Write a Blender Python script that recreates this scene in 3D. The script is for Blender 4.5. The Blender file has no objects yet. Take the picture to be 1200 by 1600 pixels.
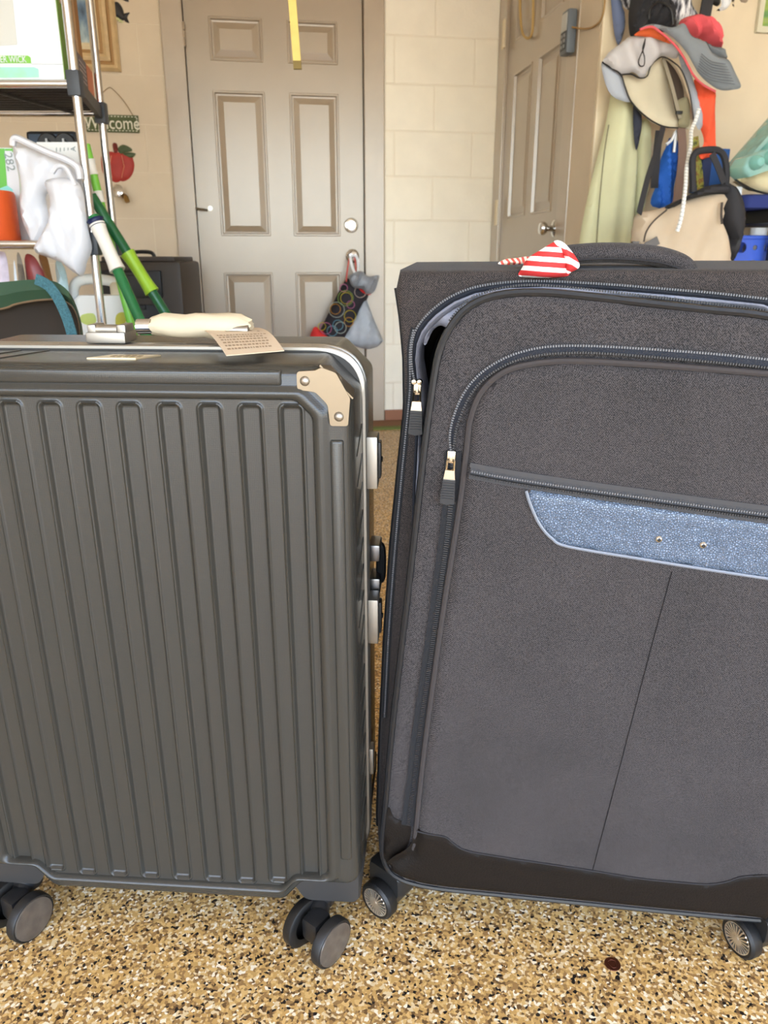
import bpy, bmesh, math, random
import numpy as np
from mathutils import Vector, Matrix, Euler
from mathutils.geometry import delaunay_2d_cdt
random.seed(7)
PI = math.pi
SC = bpy.context.scene
COL = SC.collection
# ------------------------------------------------------------------ camera, sky, sun, exposure
F, CH = 1200.0, 0.85                      # focal length in pixels of the 1200x1600 frame, lens height
PITCH, YAW = math.radians(18.3), math.radians(9.0)
cam = bpy.data.cameras.new('camera')
cam.sensor_fit = 'HORIZONTAL'; cam.sensor_width = 36.0; cam.lens = 36.0 * F / 1200.0
cam.clip_start = 0.02
cam.dof.use_dof = True; cam.dof.focus_distance = 0.86; cam.dof.aperture_fstop = 15.0
camo = bpy.data.objects.new('camera', cam); COL.objects.link(camo)
camo.location = (0, 0, CH)
camo.rotation_euler = (PI / 2 - PITCH, 0, -YAW)
SC.camera = camo
wd = bpy.data.worlds.new('world'); SC.world = wd; wd.use_nodes = True
wn = wd.node_tree.nodes; wl = wd.node_tree.links
bg = wn['Background']
sky = wn.new('ShaderNodeTexSky')
sky.sky_type = 'NISHITA'; sky.sun_disc = False; sky.sun_elevation = math.radians(58); sky.sun_rotation = math.radians(200)
sky.air_density = 1.0; sky.dust_density = 1.5; sky.ozone_density = 1.0
wl.new(sky.outputs[0], bg.inputs[0]); bg.inputs[1].default_value = 0.28
sun = bpy.data.lights.new('sun', 'SUN'); sun.energy = 4.0; sun.angle = math.radians(0.6); sun.color = (1.0, 0.94, 0.84)
suno = bpy.data.objects.new('sun', sun); COL.objects.link(suno); suno.rotation_euler = (math.radians(-24), math.radians(14), 0)
SC.view_settings.view_transform = 'Standard'; SC.view_settings.look = 'None'
SC.view_settings.gamma = 1.0; SC.view_settings.use_curve_mapping = False
SC.view_settings.exposure = 2.45
FH = Vector((math.sin(YAW), math.cos(YAW), 0))                                 # heading of the lens, level
FV = Vector((math.sin(YAW) * math.cos(PITCH), math.cos(YAW) * math.cos(PITCH), -math.sin(PITCH)))
RV = Vector((math.cos(YAW), -math.sin(YAW), 0)); DV = FV.cross(RV)
CP = Vector((0, 0, CH))
def ray(px, py): return FV + RV * ((px - 600) / F) + DV * ((py - 800) / F)
def plane_hit(px, py, p0, n):
    d = ray(px, py); return CP + d * ((p0 - CP).dot(n) / d.dot(n))
def at(px, py, D): return plane_hit(px, py, CP + FH * D, FH)                   # on the upright plane D metres ahead
def onY(px, py, Y): return plane_hit(px, py, Vector((0, Y, 0)), Vector((0, 1, 0)))
def onX(px, py, X): return plane_hit(px, py, Vector((X, 0, 0)), Vector((1, 0, 0)))
def onZ(px, py, Z): return plane_hit(px, py, Vector((0, 0, Z)), Vector((0, 0, 1)))

# ------------------------------------------------------------------ materials
def lin(c):
    return tuple(((v / 255) / 12.92 if v / 255 <= 0.04045 else ((v / 255 + 0.055) / 1.055) ** 2.4) for v in c) + (1,)
MATS = {}
def mat(name, rgb, rough=0.5, metal=0.0, bump=0.0, bscale=200.0, mottle=0.0, mscale=8.0, trans=0.0, alpha=1.0, ior=1.45, sheen=0.0, coat=0.0, crough=0.3, spec=0.5, emit=None, coord='Object'):
    if name in MATS: return MATS[name]
    m = bpy.data.materials.new(name); m.use_nodes = True; MATS[name] = m
    nt = m.node_tree; b = nt.nodes['Principled BSDF']
    b.inputs['Base Color'].default_value = lin(rgb); b.inputs['Roughness'].default_value = rough
    b.inputs['Metallic'].default_value = metal; b.inputs['IOR'].default_value = ior
    b.inputs['Transmission Weight'].default_value = trans; b.inputs['Alpha'].default_value = alpha
    b.inputs['Sheen Weight'].default_value = sheen; b.inputs['Coat Weight'].default_value = coat; b.inputs['Coat Roughness'].default_value = crough; b.inputs['Specular IOR Level'].default_value = spec
    tc = nt.nodes.new('ShaderNodeTexCoord')
    if mottle:
        n = nt.nodes.new('ShaderNodeTexNoise'); n.inputs['Scale'].default_value = mscale; n.inputs['Detail'].default_value = 5
        nt.links.new(tc.outputs[coord], n.inputs['Vector'])
        r = nt.nodes.new('ShaderNodeValToRGB')
        c = lin(rgb)
        r.color_ramp.elements[0].position = 0.3; r.color_ramp.elements[1].position = 0.7
        r.color_ramp.elements[0].color = tuple(v * (1 - mottle) for v in c[:3]) + (1,)
        r.color_ramp.elements[1].color = tuple(min(1, v * (1 + mottle)) for v in c[:3]) + (1,)
        nt.links.new(n.outputs['Fac'], r.inputs['Fac']); nt.links.new(r.outputs['Color'], b.inputs['Base Color'])
    if bump:
        n = nt.nodes.new('ShaderNodeTexNoise'); n.inputs['Scale'].default_value = bscale; n.inputs['Detail'].default_value = 3
        nt.links.new(tc.outputs[coord], n.inputs['Vector'])
        bp = nt.nodes.new('ShaderNodeBump'); bp.inputs['Strength'].default_value = bump; bp.inputs['Distance'].default_value = 0.002
        nt.links.new(n.outputs['Fac'], bp.inputs['Height']); nt.links.new(bp.outputs['Normal'], b.inputs['Normal'])
    return m
def NT(m): return m.node_tree, m.node_tree.nodes, m.node_tree.links, m.node_tree.nodes['Principled BSDF']
def mnode(nodes, links, op, a, b=None, c=None):
    n = nodes.new('ShaderNodeMath'); n.operation = op
    for i, v in enumerate((a, b, c)):
        if v is None: continue
        if isinstance(v, (int, float)): n.inputs[i].default_value = v
        else: links.new(v, n.inputs[i])
    return n.outputs[0]
def ramp(nodes, links, fac, stops, interp='CONSTANT'):
    r = nodes.new('ShaderNodeValToRGB'); cr = r.color_ramp; cr.interpolation = interp
    while len(cr.elements) < len(stops): cr.elements.new(0.5)
    for e, (p, c) in zip(cr.elements, stops): e.position = p; e.color = lin(c)
    links.new(fac, r.inputs['Fac']); return r.outputs['Color']

def mat_flake():                                  # epoxy floor broadcast with colour flakes
    m = mat('flake_floor', (190, 155, 100), 0.42); nt, N, L, b = NT(m)
    tc = N.new('ShaderNodeTexCoord')
    nz = N.new('ShaderNodeTexNoise'); nz.inputs['Scale'].default_value = 90; L.new(tc.outputs['Object'], nz.inputs['Vector'])
    mix = N.new('ShaderNodeMix'); mix.data_type = 'VECTOR'; mix.inputs[0].default_value = 0.006
    L.new(tc.outputs['Object'], mix.inputs[4]); L.new(nz.outputs['Color'], mix.inputs[5])
    v = N.new('ShaderNodeTexVoronoi'); v.inputs['Scale'].default_value = 290; v.inputs['Randomness'].default_value = 1
    L.new(mix.outputs[1], v.inputs['Vector'])
    sp = N.new('ShaderNodeSeparateColor'); L.new(v.outputs['Color'], sp.inputs[0])
    col = ramp(N, L, sp.outputs[0], [(0, (34, 28, 24)), (0.055, (112, 84, 52)), (0.17, (158, 122, 74)), (0.36, (198, 158, 94)), (0.62, (218, 180, 114)), (0.80, (226, 202, 156)), (0.93, (246, 232, 204))])
    L.new(col, b.inputs['Base Color'])
    bp = N.new('ShaderNodeBump'); bp.inputs['Strength'].default_value = 0.6; bp.inputs['Distance'].default_value = 0.0014
    L.new(sp.outputs[1], bp.inputs['Height']); L.new(bp.outputs['Normal'], b.inputs['Normal'])
    return m
def mat_herring(name, dark, light, per=0.0066, pitch=0.0026, tint=0.0):
    m = mat(name, dark, 0.85, sheen=0.06); nt, N, L, b = NT(m)
    tc = N.new('ShaderNodeTexCoord'); s = N.new('ShaderNodeSeparateXYZ'); L.new(tc.outputs['Object'], s.inputs[0])
    x = mnode(N, L, 'ADD', s.outputs['X'], s.outputs['Y'])
    tri = mnode(N, L, 'PINGPONG', x, per)
    v = mnode(N, L, 'ADD', mnode(N, L, 'MULTIPLY', tri, 1.25), s.outputs['Z'])
    st = mnode(N, L, 'SINE', mnode(N, L, 'MULTIPLY', v, 2 * PI / pitch))
    nz = N.new('ShaderNodeTexNoise'); nz.inputs['Scale'].default_value = 1000; nz.inputs['Detail'].default_value = 3; L.new(tc.outputs['Object'], nz.inputs['Vector'])
    nb = N.new('ShaderNodeTexNoise'); nb.inputs['Scale'].default_value = 9; nb.inputs['Detail'].default_value = 5; L.new(tc.outputs['Object'], nb.inputs['Vector'])
    f = mnode(N, L, 'ADD', mnode(N, L, 'MULTIPLY', st, 0.30), mnode(N, L, 'MULTIPLY_ADD', nz.outputs['Fac'], 3.2, -1.1))
    f = mnode(N, L, 'ADD', f, mnode(N, L, 'MULTIPLY_ADD', nb.outputs['Fac'], 0.5, -0.25))
    col = ramp(N, L, f, [(0.08, dark), (0.95, light)], 'LINEAR'); L.new(col, b.inputs['Base Color'])
    bp = N.new('ShaderNodeBump'); bp.inputs['Strength'].default_value = 0.25; bp.inputs['Distance'].default_value = 0.0006
    L.new(f, bp.inputs['Height']); L.new(bp.outputs['Normal'], b.inputs['Normal'])
    return m
def mat_leather(name, rgb, rough, scale, strength, coat=.25):
    m = mat(name, rgb, rough, coat=coat, spec=.5 if coat else .15); nt, N, L, b = NT(m)
    tc = N.new('ShaderNodeTexCoord')
    v = N.new('ShaderNodeTexVoronoi'); v.feature = 'DISTANCE_TO_EDGE'; v.inputs['Scale'].default_value = scale
    nz = N.new('ShaderNodeTexNoise'); nz.inputs['Scale'].default_value = 60; L.new(tc.outputs['Object'], nz.inputs['Vector'])
    mx = N.new('ShaderNodeMix'); mx.data_type = 'VECTOR'; mx.inputs[0].default_value = 0.004
    L.new(tc.outputs['Object'], mx.inputs[4]); L.new(nz.outputs['Color'], mx.inputs[5]); L.new(mx.outputs[1], v.inputs['Vector'])
    h = mnode(N, L, 'MINIMUM', mnode(N, L, 'MULTIPLY', v.outputs['Distance'], 5.0), 1.0)
    bp = N.new('ShaderNodeBump'); bp.inputs['Strength'].default_value = strength; bp.inputs['Distance'].default_value = 0.0016
    L.new(h, bp.inputs['Height']); L.new(bp.outputs['Normal'], b.inputs['Normal'])
    return m
def mat_shell():                                  # dark satin polycarbonate with a woven micro grain
    m = mat('case_shell', (54, 52, 47), 0.27); nt, N, L, b = NT(m)
    tc = N.new('ShaderNodeTexCoord')
    v = N.new('ShaderNodeTexVoronoi'); v.inputs['Scale'].default_value = 520; v.inputs['Randomness'].default_value = 0.15; L.new(tc.outputs['Object'], v.inputs['Vector'])
    bp = N.new('ShaderNodeBump'); bp.inputs['Strength'].default_value = 0.25; bp.inputs['Distance'].default_value = 0.0006
    L.new(v.outputs['Distance'], bp.inputs['Height']); L.new(bp.outputs['Normal'], b.inputs['Normal'])
    b.inputs['Metallic'].default_value = 0.0
    return m
def mat_stripes(name, c1, c2, period, axis=(0, 0, 1), duty=0.5, wob=0.15):
    m = mat(name, c1, 0.85); nt, N, L, b = NT(m)
    tc = N.new('ShaderNodeTexCoord'); d = N.new('ShaderNodeVectorMath'); d.operation = 'DOT_PRODUCT'
    L.new(tc.outputs['Object'], d.inputs[0]); d.inputs[1].default_value = axis
    nz = N.new('ShaderNodeTexNoise'); nz.inputs['Scale'].default_value = 14; L.new(tc.outputs['Object'], nz.inputs['Vector'])
    q = mnode(N, L, 'ADD', mnode(N, L, 'DIVIDE', d.outputs['Value'], period), mnode(N, L, 'MULTIPLY', nz.outputs['Fac'], wob))
    L.new(ramp(N, L, mnode(N, L, 'FRACT', q), [(0, c1), (duty, c2)]), b.inputs['Base Color'])
    return m
def mat_noise(name, stops, scale, rough=0.7, stretch=(1, 1, 1), detail=6):
    m = mat(name, stops[0][1], rough); nt, N, L, b = NT(m)
    tc = N.new('ShaderNodeTexCoord'); mp = N.new('ShaderNodeMapping'); mp.inputs['Scale'].default_value = stretch
    L.new(tc.outputs['Object'], mp.inputs[0]); nz = N.new('ShaderNodeTexNoise'); nz.inputs['Scale'].default_value = scale; nz.inputs['Detail'].default_value = detail
    L.new(mp.outputs[0], nz.inputs['Vector'])
    L.new(ramp(N, L, nz.outputs['Fac'], stops, 'LINEAR'), b.inputs['Base Color'])
    return m

# ------------------------------------------------------------------ mesh helpers
class MB:
    def __init__(s): s.v = []; s.f = []
    def add(s, vs, fs):
        o = len(s.v); s.v += [Vector(p) for p in vs]; s.f += [tuple(i + o for i in f) for f in fs]; return s
    def box(s, c, d, rot=None, ch=0.0):
        """box centred at c with full size d; ch cuts the edges back (24 verts)"""
        R = rot if rot is not None else Matrix.Identity(3)
        hx, hy, hz = d[0] / 2, d[1] / 2, d[2] / 2
        if ch <= 0:
            vs = [Vector((x * hx, y * hy, z * hz)) for x in (-1, 1) for y in (-1, 1) for z in (-1, 1)]
            fs = [(0, 1, 3, 2), (4, 6, 7, 5), (0, 4, 5, 1), (2, 3, 7, 6), (0, 2, 6, 4), (1, 5, 7, 3)]
        else:
            ch = min(ch, hx * .95, hy * .95, hz * .95)
            bm = bmesh.new(); bmesh.ops.create_cube(bm, size=1)
            for v in bm.verts: v.co = Vector((v.co.x * d[0], v.co.y * d[1], v.co.z * d[2]))
            bmesh.ops.bevel(bm, geom=bm.edges[:], offset=ch, segments=2, profile=0.6, affect='EDGES')
            bm.verts.index_update(); vs = [v.co.copy() for v in bm.verts]; fs = [tuple(v.index for v in f.verts) for f in bm.faces]; bm.free()
        return s.add([R @ v + Vector(c) for v in vs], fs)
    def loft(s, rings, closed=True, cap0=False, cap1=False):
        n = len(rings[0]); vs = [p for r in rings for p in r]; fs = []
        for i in range(len(rings) - 1):
            for j in range(n if closed else n - 1):
                k = (j + 1) % n; fs.append((i * n + j, i * n + k, (i + 1) * n + k, (i + 1) * n + j))
        if cap0: fs.append(tuple(range(n))[::-1])
        if cap1: fs.append(tuple((len(rings) - 1) * n + j for j in range(n)))
        return s.add(vs, fs)
    def tube(s, path, r, seg=8, closed=False, flat=None):
        path = [Vector(p) for p in path]; n = len(path); rings = []
        up = None
        for i in range(n):
            a = path[(i - 1) % n] if (closed or i > 0) else path[i]; b = path[(i + 1) % n] if (closed or i < n - 1) else path[i]
            t = (b - a); t = t.normalized() if t.length > 1e-9 else Vector((0, 0, 1))
            if up is None: up = Vector((0, 0, 1)) if abs(t.z) < .9 else Vector((1, 0, 0))
            x = t.cross(up); x = x.normalized() if x.length > 1e-6 else t.orthogonal().normalized()
            y = x.cross(t).normalized(); up = y
            ri = r[i] if hasattr(r, '__len__') else r
            fl = flat or 1.0
            rings.append([path[i] + x * (ri * math.cos(2 * PI * k / seg)) + y * (ri * fl * math.sin(2 * PI * k / seg)) for k in range(seg)])
        if closed: rings.append(rings[0])
        return s.loft(rings, True, not closed, not closed)
    def lathe(s, prof, M, seg=24, cap=True):
        """prof: (radius, height) along local z of matrix M"""
        rings = [[M @ Vector((r * math.cos(2 * PI * k / seg), r * math.sin(2 * PI * k / seg), h)) for k in range(seg)] for r, h in prof]
        return s.loft(rings, True, cap, cap)
    def prism(s, pts, off):
        """closed outline of 3-D points pushed by the vector off (or a list of offset rings)"""
        offs = off if isinstance(off, list) else [Vector((0, 0, 0)), Vector(off)]
        return s.loft([[Vector(p) + o for p in pts] for o in offs], True, True, True)
    def ribbon(s, path, wid, nrm, thick):
        """flat strip along path; wid = width or list; nrm = unit normal of its face"""
        path = [Vector(p) for p in path]; n = len(path); rings = []; nrm = Vector(nrm)
        for i in range(n):
            t = (path[min(n - 1, i + 1)] - path[max(0, i - 1)]).normalized(); side = nrm.cross(t).normalized()
            w = (wid[i] if hasattr(wid, '__len__') else wid) / 2
            p = path[i]
            rings.append([p - side * w, p + side * w, p + side * w + nrm * thick, p - side * w + nrm * thick])
        return s.loft(rings, True, True, True)

ROOT = {}
def wmat(o):
    r = o
    while r.parent: r = r.parent
    return Matrix.LocRotScale(r.location, r.rotation_euler, None)
def tag(o, label=None, cat=None, group=None, kind=None):
    if label: o['label'] = label
    if cat: o['category'] = cat
    if group: o['group'] = group
    if kind: o['kind'] = kind
    return o
def build(mb, name, m, parent=None, label=None, cat=None, group=None, kind=None, smooth=True, local=False, bevel=0, subsurf=0, ang=40, origin=None):
    me = bpy.data.meshes.new(name)
    vs = mb.v
    loc = Vector((0, 0, 0))
    if parent is not None:
        if not local:
            inv = wmat(parent).inverted(); vs = [inv @ v for v in vs]
    else:
        xs = [v.x for v in vs]; ys = [v.y for v in vs]; zs = [v.z for v in vs]
        loc = Vector(origin) if origin is not None else Vector(((min(xs) + max(xs)) / 2, (min(ys) + max(ys)) / 2, min(zs)))
        vs = [v - loc for v in vs]
    me.from_pydata([tuple(v) for v in vs], [], mb.f); me.update()
    bm = bmesh.new(); bm.from_mesh(me); bmesh.ops.recalc_face_normals(bm, faces=bm.faces[:]); bm.to_mesh(me); bm.free()
    if smooth:
        me.polygons.foreach_set('use_smooth', [True] * len(me.polygons))
        try: me.set_sharp_from_angle(angle=math.radians(ang))
        except Exception: pass
    o = bpy.data.objects.new(name, me); COL.objects.link(o); o.location = loc
    me.materials.append(m)
    if parent is not None: o.parent = parent
    if bevel:
        md = o.modifiers.new('bevel', 'BEVEL'); md.width = bevel; md.segments = 2; md.limit_method = 'ANGLE'; md.angle_limit = math.radians(40)
    if subsurf:
        md = o.modifiers.new('sub', 'SUBSURF'); md.levels = subsurf; md.render_levels = subsurf
    return tag(o, label, cat, group, kind)
def empty(name, loc, label, cat, group=None, rot=(0, 0, 0), kind=None):
    e = bpy.data.objects.new(name, None); COL.objects.link(e); e.location = loc; e.rotation_euler = rot; e.empty_display_size = 0.05
    return tag(e, label, cat, group, kind)
def copy_tree(o, parent=None):
    c = o.copy(); COL.objects.link(c); c.parent = parent
    for ch in [x for x in bpy.data.objects if x.parent == o]: copy_tree(ch, c)
    return c
def catmull(pts, n=8, closed=False):
    pts = [Vector(p) for p in pts]; N = len(pts); out = []
    for i in range(N if closed else N - 1):
        p0 = pts[(i - 1) % N] if (closed or i > 0) else pts[0]; p1 = pts[i]; p2 = pts[(i + 1) % N]; p3 = pts[(i + 2) % N] if (closed or i + 2 < N) else pts[-1]
        for k in range(n):
            t = k / n
            out.append(0.5 * ((2 * p1) + (p2 - p0) * t + (2 * p0 - 5 * p1 + 4 * p2 - p3) * t * t + (3 * p1 - p0 - 3 * p2 + p3) * t ** 3))
    if not closed: out.append(pts[-1].copy())
    return out
def resample(path, step):
    path = [Vector(p) for p in path]; L = [0]
    for a, b in zip(path, path[1:]): L.append(L[-1] + (b - a).length)
    n = max(2, int(L[-1] / step) + 1); out = []; j = 0
    for i in range(n):
        d = L[-1] * i / (n - 1)
        while j < len(L) - 2 and L[j + 1] < d: j += 1
        t = (d - L[j]) / max(1e-9, L[j + 1] - L[j]); out.append(path[j].lerp(path[j + 1], t))
    return out
def rpoly(corners, arc=6, seg=6):
    """closed 2-D outline from (x, y, radius) corners; the same sample count for every call with as many corners"""
    n = len(corners); out = []; ends = []
    for i in range(n):
        p = Vector(corners[i][:2]); a = Vector(corners[i - 1][:2]); b = Vector(corners[(i + 1) % n][:2]); r = corners[i][2]
        da = (a - p).normalized(); db = (b - p).normalized()
        th = da.angle(db); t = min(r / math.tan(th / 2) if th > 1e-3 else 0, (a - p).length * .49, (b - p).length * .49)
        s, e = p + da * t, p + db * t
        arcp = [(s * (1 - k / arc) ** 2 + p * 2 * (k / arc) * (1 - k / arc) + e * (k / arc) ** 2) for k in range(arc + 1)]
        ends.append(arcp)
    for i in range(n):
        out += ends[i]
        s = ends[i][-1]; e = ends[(i + 1) % n][0]
        out += [s.lerp(e, k / seg) for k in range(1, seg)]
    return out
def ray_poly(c, th, poly):
    d = Vector((math.cos(th), math.sin(th))); best = None
    for i in range(len(poly)):
        a = poly[i]; b = poly[(i + 1) % len(poly)]; e = b - a
        den = d.x * (-e.y) + e.x * d.y
        if abs(den) < 1e-12: continue
        w = a - c; t = (w.x * (-e.y) + e.x * w.y) / den; s = (d.x * w.y - d.y * w.x) / den
        if t > 0 and -1e-6 <= s <= 1 + 1e-6 and (best is None or t > best): best = t
    return c + d * (best or 0)
def fill2d(outline, h):
    """triangulate a 2-D outline with inner points every h; returns points, tris, distance to the rim"""
    ol = np.array([(p[0], p[1]) for p in outline], float); n = len(ol)
    x0, y0 = ol.min(0); x1, y1 = ol.max(0)
    gx, gy = np.meshgrid(np.arange(x0 + h / 2, x1, h), np.arange(y0 + h / 2, y1, h)); gx[1::2] += h / 2
    P = np.stack([gx.ravel(), gy.ravel()], -1)
    a = ol; b = np.roll(ol, -1, 0)
    def dist(P):
        ab = b - a; t = ((P[:, None] - a[None]) * ab[None]).sum(-1) / np.maximum((ab * ab).sum(-1), 1e-15)[None]
        q = a[None] + np.clip(t, 0, 1)[..., None] * ab[None]; return np.sqrt(((P[:, None] - q) ** 2).sum(-1)).min(1)
    def inside(P):
        r = np.zeros(len(P), bool)
        for i in range(n):
            (ax, ay), (bx, by) = a[i], b[i]
            c = ((ay > P[:, 1]) != (by > P[:, 1]))
            with np.errstate(divide='ignore', invalid='ignore'):
                r ^= c & (P[:, 0] < (bx - ax) * (P[:, 1] - ay) / (by - ay) + ax)
        return r
    if len(P):
        k = inside(P); P = P[k]
    if len(P):
        d = dist(P); P = P[d > h * .4]
    V = [Vector(p) for p in ol] + [Vector(p) for p in P]
    res = delaunay_2d_cdt(V, [(i, (i + 1) % n) for i in range(n)], [], 1, 1e-7)
    pts = [tuple(p) for p in res[0]]; tris = [tuple(t) for t in res[2]]
    dd = dist(np.array(pts)) if pts else []
    return pts, tris, dd
def soft(outline, h, to3, front, back=None, rim=None, fold=None):
    """cushion-like solid: outline in 2-D, to3(x, y, off) places it (off > 0 towards the viewer),
    front/back = how far it swells, rim = distance over which it swells"""
    pts, tris, dd = fill2d(outline, h); mb = MB(); n = len(pts)
    back = front if back is None else back
    ol = [(p[0], p[1]) for p in outline]
    R = rim or max(dd.max(), 1e-9)
    def prof(d): q = min(1.0, d / R); return math.sqrt(max(0, 1 - (1 - q) ** 2))
    A = []; B = []
    for (x, y), d in zip(pts, dd):
        k = prof(d); fo = fold(x, y, d) if fold else 0.0
        A.append(to3(x, y, front * k + fo)); B.append(to3(x, y, -back * k + fo - 0.0006))
    mb.add(A + B, [t for t in tris] + [(t[0] + n, t[2] + n, t[1] + n) for t in tris])
    # close the rim
    cnt = {}
    for t in tris:
        for i in range(3):
            e = (t[i], t[(i + 1) % 3]); cnt[tuple(sorted(e))] = cnt.get(tuple(sorted(e)), 0) + 1
    for t in tris:
        for i in range(3):
            e = (t[i], t[(i + 1) % 3])
            if cnt[tuple(sorted(e))] == 1: mb.f.append((e[1], e[0], e[0] + n, e[1] + n))
    return mb
def px_soft(outline, D, front, back=None, h=6, rim=None, fold=None, smooth=4, slope=None):
    """soft() from a pixel outline, standing at distance D; slope = (dD/dx, dD/dy) per pixel"""
    ol = catmull([(p[0], p[1], 0) for p in outline], smooth, True) if smooth else [Vector((p[0], p[1], 0)) for p in outline]
    cx = sum(p[0] for p in outline) / len(outline); cy = sum(p[1] for p in outline) / len(outline)
    def to3(x, y, off):
        d = D + (slope[0] * (x - cx) + slope[1] * (y - cy) if slope else 0)
        return at(x, y, d) - FH * off
    return soft([(p.x, p.y) for p in ol], h, to3, front, back, rim, fold)
def text_mesh(s, size, M, m, parent, name='lettering', extrude=0.0008, align='CENTER', shear=0):
    cu = bpy.data.curves.new('txt', 'FONT'); cu.body = s; cu.size = size; cu.extrude = extrude; cu.align_x = align; cu.align_y = 'CENTER'; cu.shear = shear; cu.resolution_u = 3
    o = bpy.data.objects.new('txt', cu); COL.objects.link(o)
    dg = bpy.context.evaluated_depsgraph_get(); dg.update()
    me = bpy.data.meshes.new_from_object(o.evaluated_get(dg)); bpy.data.objects.remove(o)
    mb = MB(); mb.add([M @ v.co for v in me.vertices], [tuple(p.vertices) for p in me.polygons]); bpy.data.meshes.remove(me)
    return build(mb, name, m, parent, smooth=False)
def facing(p, right=None, up=Vector((0, 0, 1))):
    """matrix whose x runs to the right, y up, z to the viewer"""
    r = (right or RV).normalized(); z = r.cross(up).normalized(); u = z.cross(r).normalized()
    M = Matrix((r, u, z)).transposed().to_4x4(); M.translation = p; return M
def axis_mat(p, d):
    q = Vector((0, 0, 1)).rotation_difference(Vector(d).normalized()); return Matrix.Translation(Vector(p)) @ q.to_matrix().to_4x4()
# ------------------------------------------------------------------ the garage itself
YB = onZ(605, 657, 0).y                     # back wall
XS = onY(771, 300, YB).x                    # side wall with the second door
YH = onX(926, 200, XS).y                    # wall the hats hang on
CEIL, XL, XR, YF = 2.65, -2.7, 3.2, -1.9
WALL = mat('wall_paint', (214, 197, 172), 0.42, bump=0.35, bscale=45, mottle=0.05, mscale=5)
BLOCK = mat('block_paint', (244, 236, 218), 0.42, bump=0.5, bscale=70, mottle=0.03, mscale=9)
DOORP = mat('door_paint', (160, 142, 120), 0.30, coat=1.0, spec=.9, bump=0.10, bscale=30, mottle=0.05, mscale=4)
CHROME = mat('chrome', (215, 215, 215), 0.12, 1.0)
STEEL = mat('satin_steel', (170, 168, 162), 0.32, 1.0)
BLACK = mat('black_plastic', (26, 26, 27), 0.4)
FLOOR = mat_flake()
def struct(mb, name, m, **k): return build(mb, name, m, kind='structure', smooth=False, **k)
b = MB(); b.box(((XL + XR) / 2, (YF + YB + .2) / 2, -.05), (XR - XL + .4, YB + .2 - YF, .1)); floor = struct(b, 'floor', FLOOR)
b = MB(); b.box((0, YF - 6, -.06), (26, 12, .1)); struct(b, 'driveway', mat('concrete', (196, 188, 174), 0.8, bump=.2, bscale=60, mottle=.08))
b = MB(); b.box(((XL + XR) / 2, (YF + YB) / 2, CEIL + .06), (XR - XL + .4, YB - YF + .4, .12)); struct(b, 'ceiling', mat('ceiling_paint', (238, 232, 220), .8))
b = MB(); b.box((XL - .08, (YF + YB) / 2, CEIL / 2), (.16, YB - YF, CEIL)); struct(b, 'wall_left', WALL)
b = MB(); b.box((XR + .08, (YF + YH) / 2, CEIL / 2), (.16, YH - YF, CEIL)); struct(b, 'wall_right', WALL)
b = MB(); b.box((0.25, YF, (2.25 + CEIL) / 2), (XR - XL, .16, CEIL - 2.25)); struct(b, 'wall_front', WALL)
# back door opening
DL = onY(303, 260, YB).x; DR = onY(568, 260, YB).x; DH = 2.06
FL = onY(269, 260, YB).x; FR = onY(600, 260, YB).x
wb = MB()
wb.box(((XL + FL) / 2, YB + .08, CEIL / 2), (FL - XL, .16, CEIL))
wb.box(((FL + FR) / 2, YB + .08, (DH + .08 + CEIL) / 2), (FR - FL, .16, CEIL - DH - .08))
wb.box(((FR + XS + .16) / 2, YB + .08, CEIL / 2), (XS + .16 - FR, .16, CEIL))
wall_back = struct(wb, 'wall_back', mat('mortar_paint', (238, 228, 208), 0.6))
# courses of painted block
zc = [onY(690, y, YB).z for y in (58, 134, 207, 275, 345)]
CO = (zc[0] - zc[-1]) / 4; z0 = zc[-1] % CO; BLN = CO * 1.92
xj = onY(677, 240, YB).x
def blocks(xa, xb, m, proud, gap):
    row = -1
    z = z0 - CO
    while z < 2.2:
        row += 1
        za, zb_ = max(z, 0.004), min(z + CO, CEIL)
        k0 = round((zc[-1] - z) / CO)
        off = 0 if (k0 % 2 == 0) else BLN / 2
        x = xj + off - 12 * BLN
        while x < xb:
            a, c = max(x, xa), min(x + BLN, xb)
            if c - a > .02 and zb_ - za > .02:
                bb = MB(); g = gap / 2
                vs = []
                for (yy, ii) in ((YB, 0), (YB - proud * .4, 0), (YB - proud, proud * 1.3)):
                    vs.append([Vector((a + g + ii, yy, za + g + ii)), Vector((c - g - ii, yy, za + g + ii)), Vector((c - g - ii, yy, zb_ - g - ii)), Vector((a + g + ii, yy, zb_ - g - ii))])
                bb.loft(vs, True, False, True); build(bb, 'block', m, wall_back, smooth=False)
            x += BLN
        z += CO
blocks(FR + .003, XS - .002, BLOCK, .0026, .005)
blocks(onY(-40, 200, YB).x, FL - .003, WALL, .0009, .0014)
b = MB(); b.box((XS + .08, (YH + YB) / 2 + .02, CEIL / 2), (.16 - .09, YB - YH + .04, CEIL)); 
SD0 = onX(786, 200, XS).y; SD1 = onX(877, 230, XS).y; SC1 = onX(895, 200, XS).y      # door hinge side, latch side, casing edge
b = MB()
b.box((XS + .08, (YH + SC1) / 2, CEIL / 2), (.16, SC1 - YH, CEIL)); b.box((XS + .115, (SC1 + YB) / 2, CEIL / 2), (.09, YB - SC1, CEIL)); b.box((XS + .035, (SC1 + YB) / 2, (2.14 + CEIL) / 2), (.07, YB - SC1, CEIL - 2.14))
struct(b, 'wall_side', WALL)
b = MB(); b.box(((XS + .16 + XR) / 2, YH + .08, CEIL / 2), (XR - XS - .16, .16, CEIL)); struct(b, 'wall_right_back', mat('wall_cream', (214, 199, 172), 0.5, bump=.3, bscale=45, mottle=.04))
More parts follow.
